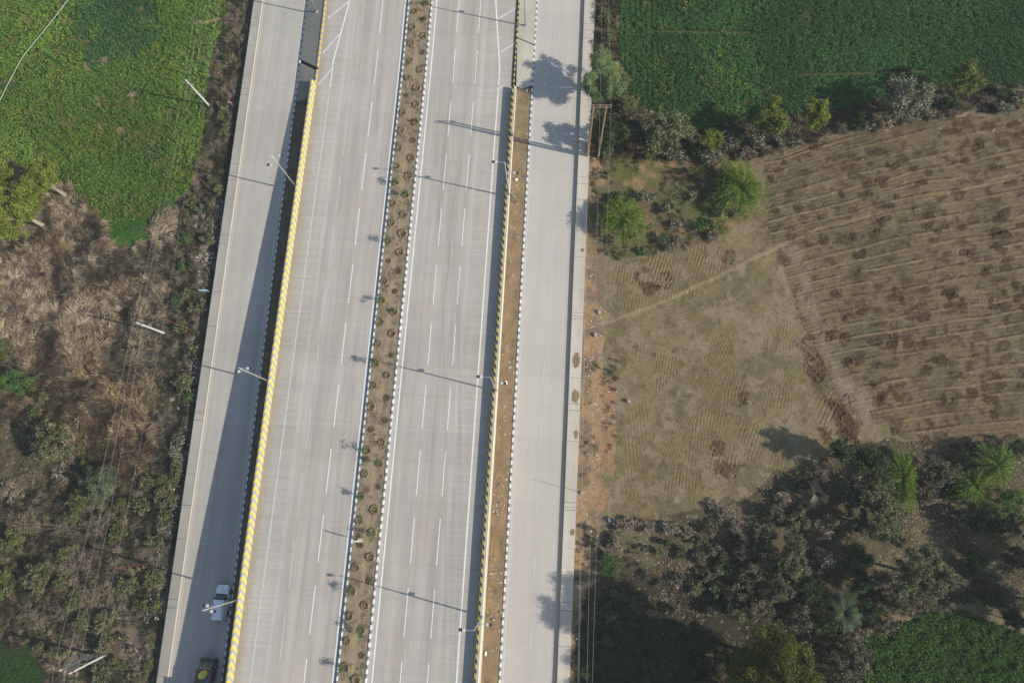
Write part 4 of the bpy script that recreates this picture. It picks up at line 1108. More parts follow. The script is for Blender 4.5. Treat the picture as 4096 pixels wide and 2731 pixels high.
# the many smaller shrubs: (x, y, rx, ry, kind, height of crown centre)
S = [
 # bank below the left footpath, from the top
 (912, 150, 38, 44, 'dry', .9), (922, 236, 34, 30, 'leafy', .9), (893, 432, 26, 30, 'leafy', 1.0), (847, 438, 24, 22, 'dry', .8), (880, 470, 26, 20, 'mixed', .7), (905, 520, 30, 34, 'mixed', .7), (872, 585, 28, 40, 'dry', .7),
 (849, 716, 22, 26, 'leafy', .9), (880, 760, 24, 26, 'mixed', .7), (772, 812, 40, 28, 'leafy', 1.0), (800, 845, 24, 22, 'greygreen', .7), (742, 953, 26, 26, 'green', .9), (833, 952, 32, 34, 'leafy', 1.1), (726, 1060, 20, 26, 'green', .8),
 (714, 1190, 36, 38, 'greygreen', .9), (752, 1172, 30, 26, 'mixed', .7), (778, 1236, 30, 24, 'leafy', .8), (812, 1212, 16, 22, 'leafy', .7), (728, 1306, 36, 34, 'leafy', .9), (770, 1395, 18, 28, 'leafy', .9), (733, 1535, 38, 54, 'leafy', 1.0), (755, 1590, 22, 20, 'green', .8),
 (706, 1775, 30, 34, 'pale', .8), (705, 1880, 26, 48, 'leafy', 1.0), (662, 1935, 34, 34, 'mixed', .8), (588, 1925, 34, 38, 'leafy', .9), (540, 1905, 26, 40, 'dry', .8), (660, 1992, 52, 40, 'leafy', 1.1), (562, 2022, 52, 38, 'leafy', 1.1), (345, 1872, 24, 26, 'mixed', .9), (312, 1690, 22, 18, 'leafy', .8), (176, 1592, 24, 26, 'mixed', .8), (236, 1625, 0, 0, 'dry', .8),
 # rough ground at lower left
 (45, 2165, 62, 52, 'mixed', 1.6), (152, 2310, 66, 78, 'leafy', 1.8), (258, 2212, 40, 26, 'mixed', 1.2), (270, 2260, 74, 40, 'dry', 1.2), (620, 2166, 46, 32, 'leafy', 1.1), (516, 2340, 46, 34, 'leafy', 1.2), (612, 2318, 42, 44, 'leafy', 1.1), (570, 2268, 22, 18, 'leafy', .7), (410, 2478, 50, 44, 'leafy', 1.3), (418, 2582, 32, 44, 'leafy', 1.1), (490, 2550, 26, 18, 'leafy', .7), (390, 2665, 30, 26, 'greygreen', .8), (412, 2700, 48, 34, 'leafy', 1.0), (226, 2612, 50, 22, 'mixed', 1.0), (160, 2592, 26, 22, 'mixed', .8), (524, 2706, 26, 22, 'leafy', .7), (532, 2598, 24, 16, 'rust', .6),
 (80, 2100, 90, 40, 'dry', 1.0), (250, 2110, 100, 46, 'dry', 1.0), (400, 2085, 80, 44, 'dry', 1.0), (390, 2130, 60, 30, 'dry', .9), (130, 2040, 60, 30, 'dry', .8), (330, 2230, 60, 44, 'dry', .9), (360, 2370, 60, 44, 'dry', .9), (240, 2450, 60, 44, 'dry', .9), (300, 2560, 60, 40, 'dry', .9), (450, 2240, 44, 36, 'dry', .9), (300, 2400, 50, 44, 'mixed', .9), (110, 2440, 70, 54, 'dry', .8), (660, 2060, 30, 24, 'mixed', .8), (470, 2130, 40, 44, 'mixed', .8), (80, 1420, 60, 40, 'dry', .9), (20, 1390, 40, 50, 'mixed', 1.0), (130, 1900, 70, 50, 'dry', .8), (250, 1880, 40, 40, 'rust', .6), (40, 1960, 60, 50, 'rust', .8), (560, 1800, 30, 30, 'dry', .7), (630, 2420, 26, 30, 'mixed', .7), (560, 2420, 34, 26, 'mixed', .7), (470, 2650, 30, 24, 'mixed', .7), (590, 2660, 24, 24, 'mixed', .6), (20, 2330, 40, 70, 'dark', 1.4), (140, 1650, 40, 34, 'dark', 1.2), (290, 2060, 40, 30, 'dark', 1.0), (240, 2340, 34, 30, 'dark', .9), (480, 2020, 30, 34, 'dark', .8), (330, 2470, 34, 40, 'dark', .9),
 # strip beside the wheat and the hedge
 (2420, 70, 34, 46, 'mixed', 1.0), (2436, 150, 30, 40, 'mixed', 1.0), (2490, 330, 34, 60, 'mixed', 1.4), (2508, 420, 50, 46, 'mixed', 1.4), (2470, 560, 44, 40, 'dark', 1.2), (2440, 610, 30, 34, 'greygreen', .9), (2850, 632, 56, 38, 'pale', 1.0), (2906, 572, 42, 40, 'pale', 1.1), (3030, 560, 30, 40, 'pale', 1.0), (2958, 540, 36, 34, 'dark', 1.2), (2790, 600, 34, 30, 'dark', 1.0), (3000, 615, 42, 26, 'rust', .8), (3130, 565, 30, 24, 'pale', .8), (3190, 572, 34, 18, 'pale', .6), (3370, 520, 40, 20, 'dry', .7), (3470, 510, 30, 26, 'pale', .8), (3700, 450, 50, 26, 'rust', .6), (3760, 400, 34, 30, 'dry', .9), (3800, 415, 40, 30, 'dark', .9), (3960, 395, 60, 34, 'dry', 1.0), (4020, 430, 50, 26, 'pale', .9), (4080, 390, 40, 36, 'pale', 1.0), (4010, 370, 44, 24, 'dark', .9), (3540, 505, 34, 26, 'rust', .7), (2700, 620, 44, 24, 'pale', .7), (2600, 610, 40, 26, 'mixed', .7),
 # rough ground below the hedge
 (2583, 790, 38, 34, 'pale', .9), (2660, 833, 22, 26, 'leafy', .8), (2775, 785, 22, 22, 'pale', .7), (2696, 896, 22, 20, 'pale', .6), (2602, 908, 18, 16, 'leafy', .6), (2546, 942, 24, 18, 'leafy', .7), (2656, 952, 36, 30, 'greygreen', .8), (2575, 1000, 16, 20, 'greygreen', .7), (2848, 890, 26, 24, 'leafy', .8), (2888, 850, 30, 30, 'leafy', .9), (2798, 900, 34, 26, 'green', .7), (2855, 935, 30, 24, 'rust', .6), (2710, 965, 24, 26, 'rust', .6), (2900, 700, 36, 40, 'dark', 1.0), (2830, 730, 50, 36, 'dry', .8), (2790, 690, 34, 30, 'mixed', .7), (2470, 790, 50, 24, 'dark', .6), (2950, 850, 40, 24, 'rust', .6), (2680, 990, 30, 22, 'pale', .6), (2450, 960, 26, 22, 'rust', .5), (2410, 860, 22, 40, 'mixed', .7), (2550, 870, 22, 20, 'pale', .7),
 # lower right thicket
 (3385, 1805, 66, 54, 'dark', 4.6), (3475, 1842, 74, 60, 'dark', 4.6), (3290, 1890, 42, 40, 'rust', 1.0), (3230, 1930, 40, 34, 'pale', 1.0), (3440, 1930, 46, 44, 'rust', 1.1), (3507, 1990, 64, 74, 'leafy', 3.6), (3400, 1985, 44, 44, 'pale', 1.2), (3750, 1890, 76, 56, 'pale', 2.6), (3700, 1975, 44, 44, 'pale', 1.2), (3800, 1965, 50, 34, 'dark', 1.2), (4065, 1797, 44, 40, 'dark', 1.4), (3930, 1800, 60, 30, 'pale', 1.0), (3850, 1850, 34, 34, 'leafy', 1.2), (3850, 2070, 50, 34, 'pale', 1.0), (3950, 2095, 80, 44, 'dark', 1.4), (4060, 2090, 44, 50, 'leafy', 1.3), (3620, 2060, 46, 34, 'rust', .8), (3530, 2105, 70, 66, 'leafy', 3.6), (3420, 2080, 54, 50, 'pale', 1.5), (3140, 2000, 50, 40, 'rust', .9), (3190, 2080, 40, 44, 'leafy', 1.2), (3100, 2070, 44, 40, 'pale', 1.0), (3290, 2110, 54, 44, 'rust', 1.0), (3050, 2140, 50, 40, 'pale', 1.1), (3172, 2230, 56, 70, 'leafy', 2.6), (3080, 2240, 50, 50, 'pale', 1.4), (3300, 2240, 50, 44, 'rust', 1.2), (3420, 2230, 56, 50, 'dark', 1.8), (3530, 2320, 54, 44, 'rust', 1.4), (3440, 2330, 44, 38, 'dark', 1.6), (3700, 2300, 100, 90, 'leafy', 4.6), (3830, 2330, 48, 44, 'dry', 1.6), (3620, 2400, 54, 44, 'pale', 1.6), (3115, 2350, 56, 54, 'pale', 1.8), (3010, 2300, 54, 46, 'pale', 1.4), (3240, 2350, 50, 50, 'dark', 1.6), (3535, 2495, 48, 34, 'pale', 1.2), (3400, 2580, 78, 60, 'pale', 2.0), (3384, 2680, 70, 70, 'pale', 2.0), (3650, 2440, 50, 36, 'dry', 1.2), (3480, 2440, 44, 40, 'dark', 1.6), (3990, 2310, 60, 40, 'dry', 1.2), (3900, 2250, 50, 40, 'dark', 1.4), (4060, 2230, 50, 40, 'pale', 1.4), (3300, 2480, 54, 50, 'dark', 2.0), (3200, 2470, 50, 44, 'pale', 1.8), (3040, 2430, 60, 44, 'pale', 1.6), (2960, 2370, 50, 40, 'pale', 1.2), (3960, 2400, 70, 34, 'dark', 1.5), (4060, 2480, 50, 44, 'dark', 1.6),
 # scattered over the brown ground
 (2440, 2262, 42, 44, 'green', .9), (2426, 2222, 28, 22, 'greygreen', .7), (2500, 2095, 54, 34, 'rust', .7), (2462, 2165, 44, 40, 'rust', .7), (2383, 2172, 22, 28, 'pale', .7), (2592, 2105, 26, 34, 'rust', .6), (2348, 2105, 16, 14, 'mixed', .5), (2690, 2110, 50, 30, 'rust', .6), (2750, 2130, 34, 24, 'rust', .6), (2660, 2170, 20, 18, 'dark', .6), (2580, 2195, 20, 14, 'leafy', .6), (2640, 2205, 28, 16, 'leafy', .7), (2730, 2200, 24, 18, 'leafy', .6), (2800, 2160, 30, 24, 'pale', .7), (2840, 2110, 34, 30, 'pale', .8), (2720, 2225, 18, 18, 'green', .5), (2800, 2230, 30, 26, 'pale', .7), (2870, 2200, 36, 30, 'pale', .9), (2900, 2270, 40, 34, 'leafy', 1.0), (2980, 2190, 40, 40, 'pale', 1.0), (2830, 2300, 30, 26, 'pale', .8), (2720, 2310, 28, 22, 'pale', .6), (2640, 2330, 20, 18, 'greygreen', .5), (2590, 2300, 16, 14, 'pale', .5), (2700, 2335, 26, 20, 'rust', .6), (2790, 2350, 34, 26, 'leafy', .8), (2880, 2360, 40, 30, 'leafy', 1.0), (2950, 2440, 44, 36, 'leafy', 1.2), (2850, 2440, 36, 30, 'pale', .9), (2470, 2380, 28, 20, 'leafy', .6), (2545, 2410, 22, 20, 'greygreen', .7), (2430, 2470, 24, 26, 'greygreen', .6), (2600, 2450, 30, 24, 'dry', .7), (2700, 2440, 28, 24, 'pale', .8), (2420, 2560, 26, 22, 'green', .7), (2340, 2680, 24, 26, 'mixed', .6), (2900, 2060, 40, 26, 'rust', .7), (2960, 2110, 44, 34, 'rust', .8), (2860, 2020, 30, 22, 'rust', .6),
]
S = [s for s in S if s[2] > 0]
LAND = [('the warning triangle', 915, 412), ('the upper concrete pole', 838, 425), ('the left concrete pole', 660, 1333), ('the twin power poles', 400, 2618), ('the pale blue board', 818, 1166),
        ('the grey boulder', 692, 1596), ('the round tan and green bush', 215, 1765), ('the soft grey green bush', 398, 1930), ('the yellow green trees', 60, 800), ('the right power pole', 2375, 560),
        ('the acacia tree', 2392, 318), ('the grey green shrub tree', 2665, 528), ('the rounded olive tree', 3082, 482), ('the tall pale shrub tree', 3618, 400), ('the far right olive tree', 3865, 318),
        ('the drooping bush by the footpath', 2492, 866), ('the drooping bush by the hedge', 2962, 750), ('the date palm', 3377, 2453), ('the withered palm', 3270, 1985), ('the tall drooping bush', 3612, 1920),
        ('the drooping bushes at the right edge', 3960, 1900), ('the lower right crop', 3750, 2560), ('the big bottom olive tree', 3110, 2672), ('the orange soil', 2370, 2230), ('the thin post by the footpath', 2320, 1968), ('the rusty post under the wires', 560, 2262), ('the left edge green bush', 65, 1525), ('the dark jeep', 830, 2680), ('the grey footpath step', 2300, 2425), ('the white car', 885, 2410)]
used_labels = set()
def where(px, py):
    out = []
    for nm, x, y in sorted(LAND, key=lambda q: math.hypot(q[1] - px, q[2] - py))[:6]:
        dx, dy = px - x, py - y
        if abs(dx) > 2.2 * abs(dy): d = 'right of' if dx > 0 else 'left of'
        elif abs(dy) > 2.2 * abs(dx): d = 'below' if dy > 0 else 'above'
        else: d = ('below ' if dy > 0 else 'above ') + ('right of' if dx > 0 else 'left of')
        r = math.hypot(dx, dy)
        out.append(('just ' if r < 90 else 'well ' if r > 260 else '') + d + ' ' + nm)
    return out
def uniq(stem, px, py):
    for w in where(px, py):
        for pre in ('', 'second ', 'third ', 'fourth '):
            l = (pre + stem + ' ' + w)
            if pre == '' and l not in used_labels:
                used_labels.add(l); return l
    for pre in ('second ', 'third ', 'fourth ', 'fifth ', 'sixth '):
        l = pre + stem + ' ' + where(px, py)[0]
        if l not in used_labels: used_labels.add(l); return l
    return stem
for k, (px, py, rx, ry, kd, h) in enumerate(S):
    m_ = (rx + ry) / 2
    sz = 'low' if m_ < 24 else 'small' if m_ < 36 else 'spreading' if m_ < 52 else 'wide'
    kd = 'mixed' if kd == 'dark' and px < 1300 else kd
    kd2 = {'pale': 'thicket', 'leafy': 'thicket_green'}.get(kd, kd) if (px > 2280 and py > 1700) else kd
    plant('shrub', uniq(sz + ' ' + KN[kd2] + ' shrub', px, py), 'shrub', px, py, rx, ry, kd, h * (1.25 if px > 2900 and py > 2000 else .85), None, 'wild shrubs on the rough ground', 300 + k)

# ---- palms
def palm(label, px, py, h, L, n, cols, seed, elmin=.1):
    rs = np.random.RandomState(seed)
    c0 = at(px, py, ZGR + h)
    root = tag(empty('date_palm', (c0[0], c0[1], ZGR)), label, 'palm')
    mb = MB(); mb.tube([(0, 0, -.2), (.05, 0, h * .5), (0, 0, h)], .2, .16, 8); mb.build('trunk', M['bark'], root)
    for k in range(n):
        th = k * 2.399 + rs.uniform(-.2, .2); el = rs.uniform(elmin, 1.2); ln = L * rs.uniform(.75, 1.1)
        pts = []
        for j in range(9):
            t = j / 8
            r = ln * (t * math.cos(el) + .22 * t * t); z = h + ln * (t * math.sin(el) - .85 * t * t * .8)
            pts.append((math.cos(th) * r, math.sin(th) * r, max(z, .1)))
        m2 = MB(); m2.tube(pts, .03, .008, 5, False)
        V = []; 
        for j in range(40):
            t = .15 + .85 * j / 40; i = min(int(t * 8), 7); f_ = t * 8 - i
            p = np.array(pts[i]) * (1 - f_) + np.array(pts[i + 1]) * f_
            d = np.array(pts[i + 1]) - np.array(pts[i]); d /= np.linalg.norm(d)
            s = np.cross(d, [0, 0, 1]); s /= max(1e-6, np.linalg.norm(s))
            for sg in (-1, 1):
                e = p + s * sg * .42 * (1 - .6 * abs(t - .45)) + d * .28 + np.array([0, 0, .10 - .1 * t])
                w = d * .05
                m2.quad(p - w * .5, p + w * .5, e + w * .2, e - w * .2)
        fr = m2.build('frond', LEAF, root)
        ca = fr.data.color_attributes.new('Col', 'FLOAT_COLOR', 'POINT')
        cc = np.ones((len(fr.data.vertices), 4), np.float32); cc[:, :3] = np.array(cols[k % len(cols)]) * rs.uniform(.85, 1.15)
        ca.data.foreach_set('color', cc.ravel())
palm('grey green date palm spreading its fronds left of the lower right crop', 3377, 2453, 3.0, 2.9, 26, [(.075, .105, .055), (.10, .13, .07), (.055, .08, .04)], 5)  # frond colours darkened for the shade the palm stands in
palm('withered grey palm with one pale fan frond in the thicket', 3262, 1975, 2.0, 2.0, 20, [(.05, .045, .035), (.07, .06, .045), (.20, .18, .13), (.05, .045, .035), (.06, .05, .04)], 9, .0)

# ------------------------------------------------------------------ median planting
PITS = []
def addp(ox, oy, L): PITS.extend((ox + a * .43537, oy + b * .43537, t) for a, b, t in L)
addp(1024, 0, [(1563, 40, 'g'), (1462, 108, 'r'), (1548, 183, 'g'), (1438, 257, 'r'), (1540, 333, 'r'), (1425, 403, 'r'), (1530, 483, 'd'), (1418, 560, 'r'), (1510, 645, 'r'), (1395, 718, 'r'), (1480, 813, 'r'), (1383, 880, 'd'), (1475, 963, 'r'), (1350, 1040, 'r'), (1470, 1122, 'g'), (1337, 1200, 'r'), (1447, 1292, 'd'), (1315, 1365, 'r'), (1428, 1458, 'r'), (1298, 1530, 'r')])
addp(1024, 683, [(1405, 52, 'r'), (1287, 115, 'G'), (1380, 225, 'G'), (1260, 303, 'r'), (1362, 405, 'r'), (1245, 483, 'r'), (1347, 582, 'r'), (1222, 650, 'G'), (1325, 752, 'r'), (1218, 830, 'd'), (1313, 928, 'd'), (1183, 1015, 'r'), (1275, 1110, 'd'), (1160, 1195, 'G'), (1270, 1297, 'g'), (1140, 1392, 'r'), (1252, 1498, 'r')])
addp(1024, 1366, [(1125, 20, 'r'), (1240, 125, 'd'), (1105, 207, 'G'), (1208, 313, 'r'), (1083, 405, 'r'), (1202, 515, 'd'), (1060, 603, 'r'), (1187, 725, 'd'), (1055, 810, 'd'), (1157, 925, 'r'), (1020, 998, 'G'), (1137, 1120, 'G'), (1002, 1213, 'r'), (1125, 1335, 'd'), (972, 1420, 'G'), (1087, 1543, 'r')])
addp(1024, 2048, [(953, 75, 'r'), (1070, 187, 'G'), (955, 300, 'd'), (1050, 415, 'r'), (913, 508, 'r'), (1038, 625, 'd'), (883, 730, 'G'), (1003, 855, 'r'), (860, 955, 'r'), (972, 1085, 'G'), (840, 1183, 'r'), (972, 1315, 'd'), (815, 1430, 'G'), (920, 1540, 'r')])
RING = soil('dug ring soil', [(.3, alb(104, 88, 66)), (.5, alb(142, 124, 96)), (.7, alb(168, 148, 116))], 3.5, 16)
HOLE = soil('planting hole soil', [(.3, alb(88, 76, 58)), (.6, alb(124, 108, 84))], 3, 16)  # darker soil for pit floors and the faint hollows
STRAWG = simple('straw mulch', (.36, .29, .18), .35, 14, .95)
ORD = 'first second third fourth fifth sixth seventh eighth ninth tenth eleventh twelfth thirteenth fourteenth fifteenth sixteenth seventeenth eighteenth nineteenth twentieth'.split()
ORD += ['twenty ' + o for o in ORD[:9]] + ['thirtieth'] + ['thirty ' + o for o in ORD[:9]]
rowc = {'left': 0, 'right': 0}
for k, (px, py, typ) in enumerate(PITS):
    rs = np.random.RandomState(900 + k)
    yy = at(px, py, 2)[1]; zz = main_z(yy) + .19
    p = at(px, py, zz)
    side = 'left' if p[0] < -23.8 else 'right'
    rowc[side] += 1; o_ = ORD[rowc[side] - 1]
    place = f'{o_} from the top in the left median row' if side == 'left' else f'{o_} from the top in the right median row'
    nm = 'median_shrub' if typ in 'Gg' else 'planting_pit'
    root = empty(nm, (p[0], p[1], zz), rs.uniform(0, 6))
    rad = rs.uniform(.40, .55) if typ != 'd' else rs.uniform(.3, .4)
    # raised ring of clods around a shallow bowl
    nr, na = 7, 26
    V = [(0, 0, .012)]; 
    for i in range(1, nr + 1):
        r = rad * 1.45 * i / nr; t = i / nr
        for j in range(na):
            a_ = 2 * math.pi * j / na
            hh = (.20 if typ != 'd' else .07) * math.exp(-((t - .66) / .17) ** 2) * rs.uniform(.35, 1.5) + .015 * (1 - t) 
            if i == nr: hh = -.01
            rr = r * rs.uniform(.92, 1.08)
            V.append((rr * math.cos(a_), rr * math.sin(a_), hh))
    Fc = []
    mb = MB()
    for j in range(na): mb.poly([V[0], V[1 + j], V[1 + (j + 1) % na]])
    ring = MB()
    for i in range(nr - 1):
        for j in range(na):
            q = (V[1 + i * na + j], V[1 + i * na + (j + 1) % na], V[1 + (i + 1) * na + (j + 1) % na], V[1 + (i + 1) * na + j])
            (mb if i < 2 else ring).poly([q[0], q[3], q[2], q[1]])
    mb.build('pit_floor', HOLE, root); ring.build('soil_ring', RING if typ != 'd' else HOLE, root)
    # dry stalks lying round the rim
    n = 90 if typ in 'rG' else 44
    a_ = rs.uniform(0, 6.283, n); r = rad * rs.normal(.98, .2, n)
    c = np.stack([r * np.cos(a_), r * np.sin(a_), rs.uniform(.06, .24, n)], 1)
    if typ == 'd': c = c * np.array([.7, .7, .5])
    v, f = leaf_cloud(c, .24, 4.5, rs, .5)
    cl = [(.20, .155, .10), (.13, .10, .065), (.30, .24, .15)] if typ != 'd' else [(.11, .095, .065), (.15, .13, .09)]
    np_mesh('dry_stalks', v, f, LEAF, root, np.repeat(pick(cl, n, rs), 4, 0))
    if typ in 'rg':
        n2_ = 26
        c = np.stack([rs.randn(n2_) * rad * .3, rs.randn(n2_) * rad * .3, rs.uniform(.05, .16, n2_)], 1)
        v, f = leaf_cloud(c, .26, 3, rs, .8)
        np_mesh('straw_heap', v, f, LEAF, root, np.repeat(pick([(.36, .29, .17), (.42, .35, .22), (.24, .20, .11)], n2_, rs), 4, 0))
    if typ in 'Gg':
        hh = rs.uniform(1.5, 1.95) if typ == 'G' else rs.uniform(.5, .8)
        R_ = .42 if typ == 'G' else .27
        n = 240 if typ == 'G' else 90
        lobes = rs.randn(5 if typ == 'G' else 3, 3) * np.array([.28, .28, .22]) * hh * .5
        idx = rs.randint(0, len(lobes), n)
        c = lobes[idx] + rs.randn(n, 3) * R_ * .42 + np.array([0, 0, hh * .72])
        c[:, 2] = np.clip(c[:, 2], .15, None)
        v, f = leaf_cloud(c, .19, 2.2, rs, .6)
        gcol = [(.09, .155, .045), (.13, .19, .06), (.07, .12, .035), (.17, .21, .09)]
        if rs.rand() < .3: gcol.append((.30, .12, .05))
        np_mesh('foliage', v, f, LEAF, root, np.repeat(pick(gcol, n, rs), 4, 0))
        mb = MB(); mb.tube([(0, 0, 0), (.02, .01, hh * .4), tuple(lobes[0] * .5 + np.array([0, 0, hh * .7]))], .02, .01, 5)
        for q in lobes[1:]: mb.tube([(.02, .01, hh * .35), tuple(q * .8 + np.array([0, 0, hh * .72]))], .012, .006, 4)
        mb.build('stem', M['bark'], root)
        tag(root, ('young green shrub, ' if typ == 'G' else 'tiny green seedling shrub, ') + place, 'shrub', 'young shrubs planted in the median')
    else:
        tag(root, ('straw ringed empty planting pit, ' if typ == 'r' else 'faint grassy planting hollow, ') + place, 'planting pit', 'planting pits in the median')

# ------------------------------------------------------------------ street lamps
def street_lamp(loc, label, flip, h, hl, base_h=0.0):
    """flip=False: upper arm towards -X (right barrier); flip=True: the mirrored lamp of the left barrier"""
    root = tag(empty('street_lamp', loc, math.pi if flip else 0), label, 'street lamp', 'double arm street lamps along the highway')
    mb = MB(); mb.box(0, 0, .03, .36, .36, .06); 
    for sx in (-.13, .13):
        for sy in (-.13, .13): mb.cyl((sx, sy, .09), (0, 0, 1), .025, .07, 6)
    mb.build('base_plate', M['steel'], root)
    mb = MB(); mb.tube([(0, 0, .05), (0, 0, h * .5), (0, 0, h)], .115, .055, 10); mb.build('pole', M['steel'], root, True)
    for sgn, z, ln in ((-1, h - .05, 1.0), (1, hl, 1.0)):
        mb = MB(); mb.tube([(0, 0, z - .06), (sgn * .25, 0, z + .02), (sgn * ln, 0, z + .08)], .035, .03, 7)
        if sgn > 0: mb.cyl((0, 0, z), (0, 0, 1), .12, .18, 10)
        arm = mb.build('lamp_arm', M['steel'], root)
        mb = MB(); mb.box(sgn * (ln + .17), 0, z + .1, .36, .36, .12, 0, 1, .03); hd = mb.build('lamp_head', M['lamp_white'], arm)
        mb = MB(); mb.box(sgn * (ln + .55), 0, z + .085, .40, .36, .07, 0, 1, .02)
        for q in range(5): mb.box(sgn * (ln + .55), -.14 + .07 * q, z + .14, .38, .02, .06)
        mb.build('cooling_fins', M['lamp_dark'], hd)
        mb = MB(); mb.box(sgn * (ln + .55), 0, z + .042, .30, .28, .012); mb.build('lamp_glass', M['insulator'], hd)
    return root
for (px, py, hl, lab) in ((2102, 102, 7.0, 'street lamp standing on the pale slab at the top, right of the highway'), (2037.8, 777.6, 7.4, 'uppermost street lamp on the right barrier, beside a loop of black cable'),
                     (1987, 1560, 6.4, 'street lamp on the right barrier near its middle, beside a white bag'), (1927, 2467, 5.6, 'street lamp on the right barrier nearest the bottom edge')):
    yy = at(px, py, 2.5)[1]
    zz = main_z(yy) + (.94 if yy < 63 else .2)
    yy = at(px, py, zz)[1]; zz = main_z(yy) + (.94 if yy < 63 else .2)
    street_lamp((-7.64 if yy < 63 else at(px, py, zz)[0], yy, zz), lab, False, 10.75, hl)
for (px, py, hl, lab) in ((1266, 47, 7.0, 'street lamp standing on the dark slab at the top, left of the highway'), (1178, 745, 7.2, 'uppermost street lamp on the yellow chevron barrier, above the left service road'),
                     (1067, 1523, 7.4, 'street lamp on the chevron barrier near its middle'), (944, 2398, 6.3, 'street lamp on the chevron barrier leaning over the white car')):
    yy = at(px, py, 2.5)[1]; dz = .35 if yy < 62 else -.05
    zz = main_z(yy) + dz; yy = at(px, py, zz)[1]; zz = main_z(yy) + dz
    xx = -40.02 if yy < 62 else at(px, py, zz)[0]
    o = street_lamp((xx, yy, zz), lab, True, 10.4, hl)
    if yy < 62:
        mb = MB(); mb.box(-.05, 0, -.14, .42, .5, .28); mb.build('bracket', M['wall_grey'], o)
    else:
        mb = MB(); mb.box(0, 0, -.1, .5, .5, .2, 0, 1, .03); mb.build('footing', M['slab_pale'], o)

# ------------------------------------------------------------------ power poles, posts and wires
def top_of(base, top, zg, hs=np.arange(3, 15, .05)):
    B = at(base[0], base[1], zg)
    best = None
    for h in hs:
        q = at(top[0], top[1], zg + h); e = math.hypot(q[0] - B[0], q[1] - B[1])
        if best is None or e < best[0]: best = (e, h, q)
    return B, best[2]
def leaning_pole(name, label, cat, base, top, zg, r0, r1, mat, group=None, n=8, square=False):
    B, T_ = top_of(base, top, zg)
    root = tag(empty(name, (B[0], B[1], zg)), label, cat, group)
    t = Vector(T_) - Vector((B[0], B[1], zg))
    mb = MB(); mb.tube([(0, 0, -.3), tuple(t * .5), tuple(t)], r0, r1, 4 if square else n); mb.build('pole', mat, root)
    return root, T_, t
def crossarm(root, t, half, ang, z0, mat, nins=3, r=.05, gap=0, ins=True):
    d = Vector((math.cos(ang), math.sin(ang), 0)); s = Vector((-d.y, d.x, 0))
    mb = MB()
    for g in ((-gap, gap) if gap else (0,)):
        c = Vector(t) + Vector((0, 0, z0)) + s * g
        mb.tube([c - d * half, c + d * half], r, None, 4)
    arm = mb.build('crossarm', mat, root)
    pts = []
    for k in range(nins):
        c = Vector(t) + Vector((0, 0, z0)) + d * half * (-.95 + 1.9 * k / (nins - 1))
        if ins:
            m2 = MB(); m2.cyl(c + Vector((0, 0, .12)), (0, 0, 1), .05, .2, 8); m2.build('insulator', M['insulator'], arm)
        pts.append(c + Vector((0, 0, .22)) + root.location)
    return pts
WPTS = {}
r, T_, t = leaning_pole('power_pole', 'pale concrete power pole leaning over the mustard by the warning triangle', 'power pole', (840, 427), (742, 320), ZGL, .19, .10, M['pole_concrete'])
pA = crossarm(r, t, .75, R(-12), -1.1, M['pole_weathered'])
r, T_, t = leaning_pole('power_pole', 'pale concrete power pole in the dry grass beside a rusty post', 'power pole', (662, 1334), (545, 1290), ZGL, .19, .10, M['pole_concrete'])
pB = crossarm(r, t, .75, R(-8), -.7, M['pole_weathered'])
r, T1, t1 = leaning_pole('power_pole', 'white concrete leg of the twin power poles at lower left, nearer the road', 'power pole', (420, 2618), (278, 2692), ZGL, .18, .12, M['pole_concrete'])
r2_, T2, t2 = leaning_pole('power_pole', 'weathered blue grey leg of the twin power poles at lower left', 'power pole', (382, 2611), (240, 2680), ZGL, .18, .12, M['pole_weathered'])
mid = (Vector(T1) + Vector(T2)) / 2
dd = Vector(T1) - Vector(T2); aa = math.atan2(dd.y, dd.x)
pC = crossarm(r, mid - r.location, 1.7, aa, -.25, M['pole_rust'], 3, .05, .16)
def wire(label, pts, sag=.5, rad=.011, mat='wire'):
    mb = MB()
    for p, q in zip(pts, pts[1:]):
        p, q = Vector(p), Vector(q); L = (q - p).length; n = max(4, int(L / 4))
        s_ = sag * (L / 40) ** 2
        mb.tube([tuple(p.lerp(q, k / n) - Vector((0, 0, 4 * s_ * (k / n) * (1 - k / n)))) for k in range(n + 1)], rad, None, 4, False)
    return tag(mb.build('overhead_wire', M[mat]), label, 'wire', 'overhead power wires')
topL = [at(x, y, ZGL + 8.0) for x, y in ((789, -40), (808, -40), (846, -40))]
botL = [at(x, y, ZGL + 8.0) for x, y in ((200, 2790), (252, 2800), (300, 2800))]
# carry the wires along past the picture
for k, nm in enumerate(('left', 'middle', 'right')):
    a0 = Vector(topL[k]); a1 = Vector(pA[k]); far0 = a0 + (a0 - a1) * 1.2; far1 = Vector(pC[k]) + (Vector(botL[k]) - Vector(pC[k])).normalized() * 30
    wire(f'{nm} of the three thin wires over the mustard and dry grass', [far0, pA[k], pB[k], pC[k], far1], .5, .0075, 'wire')

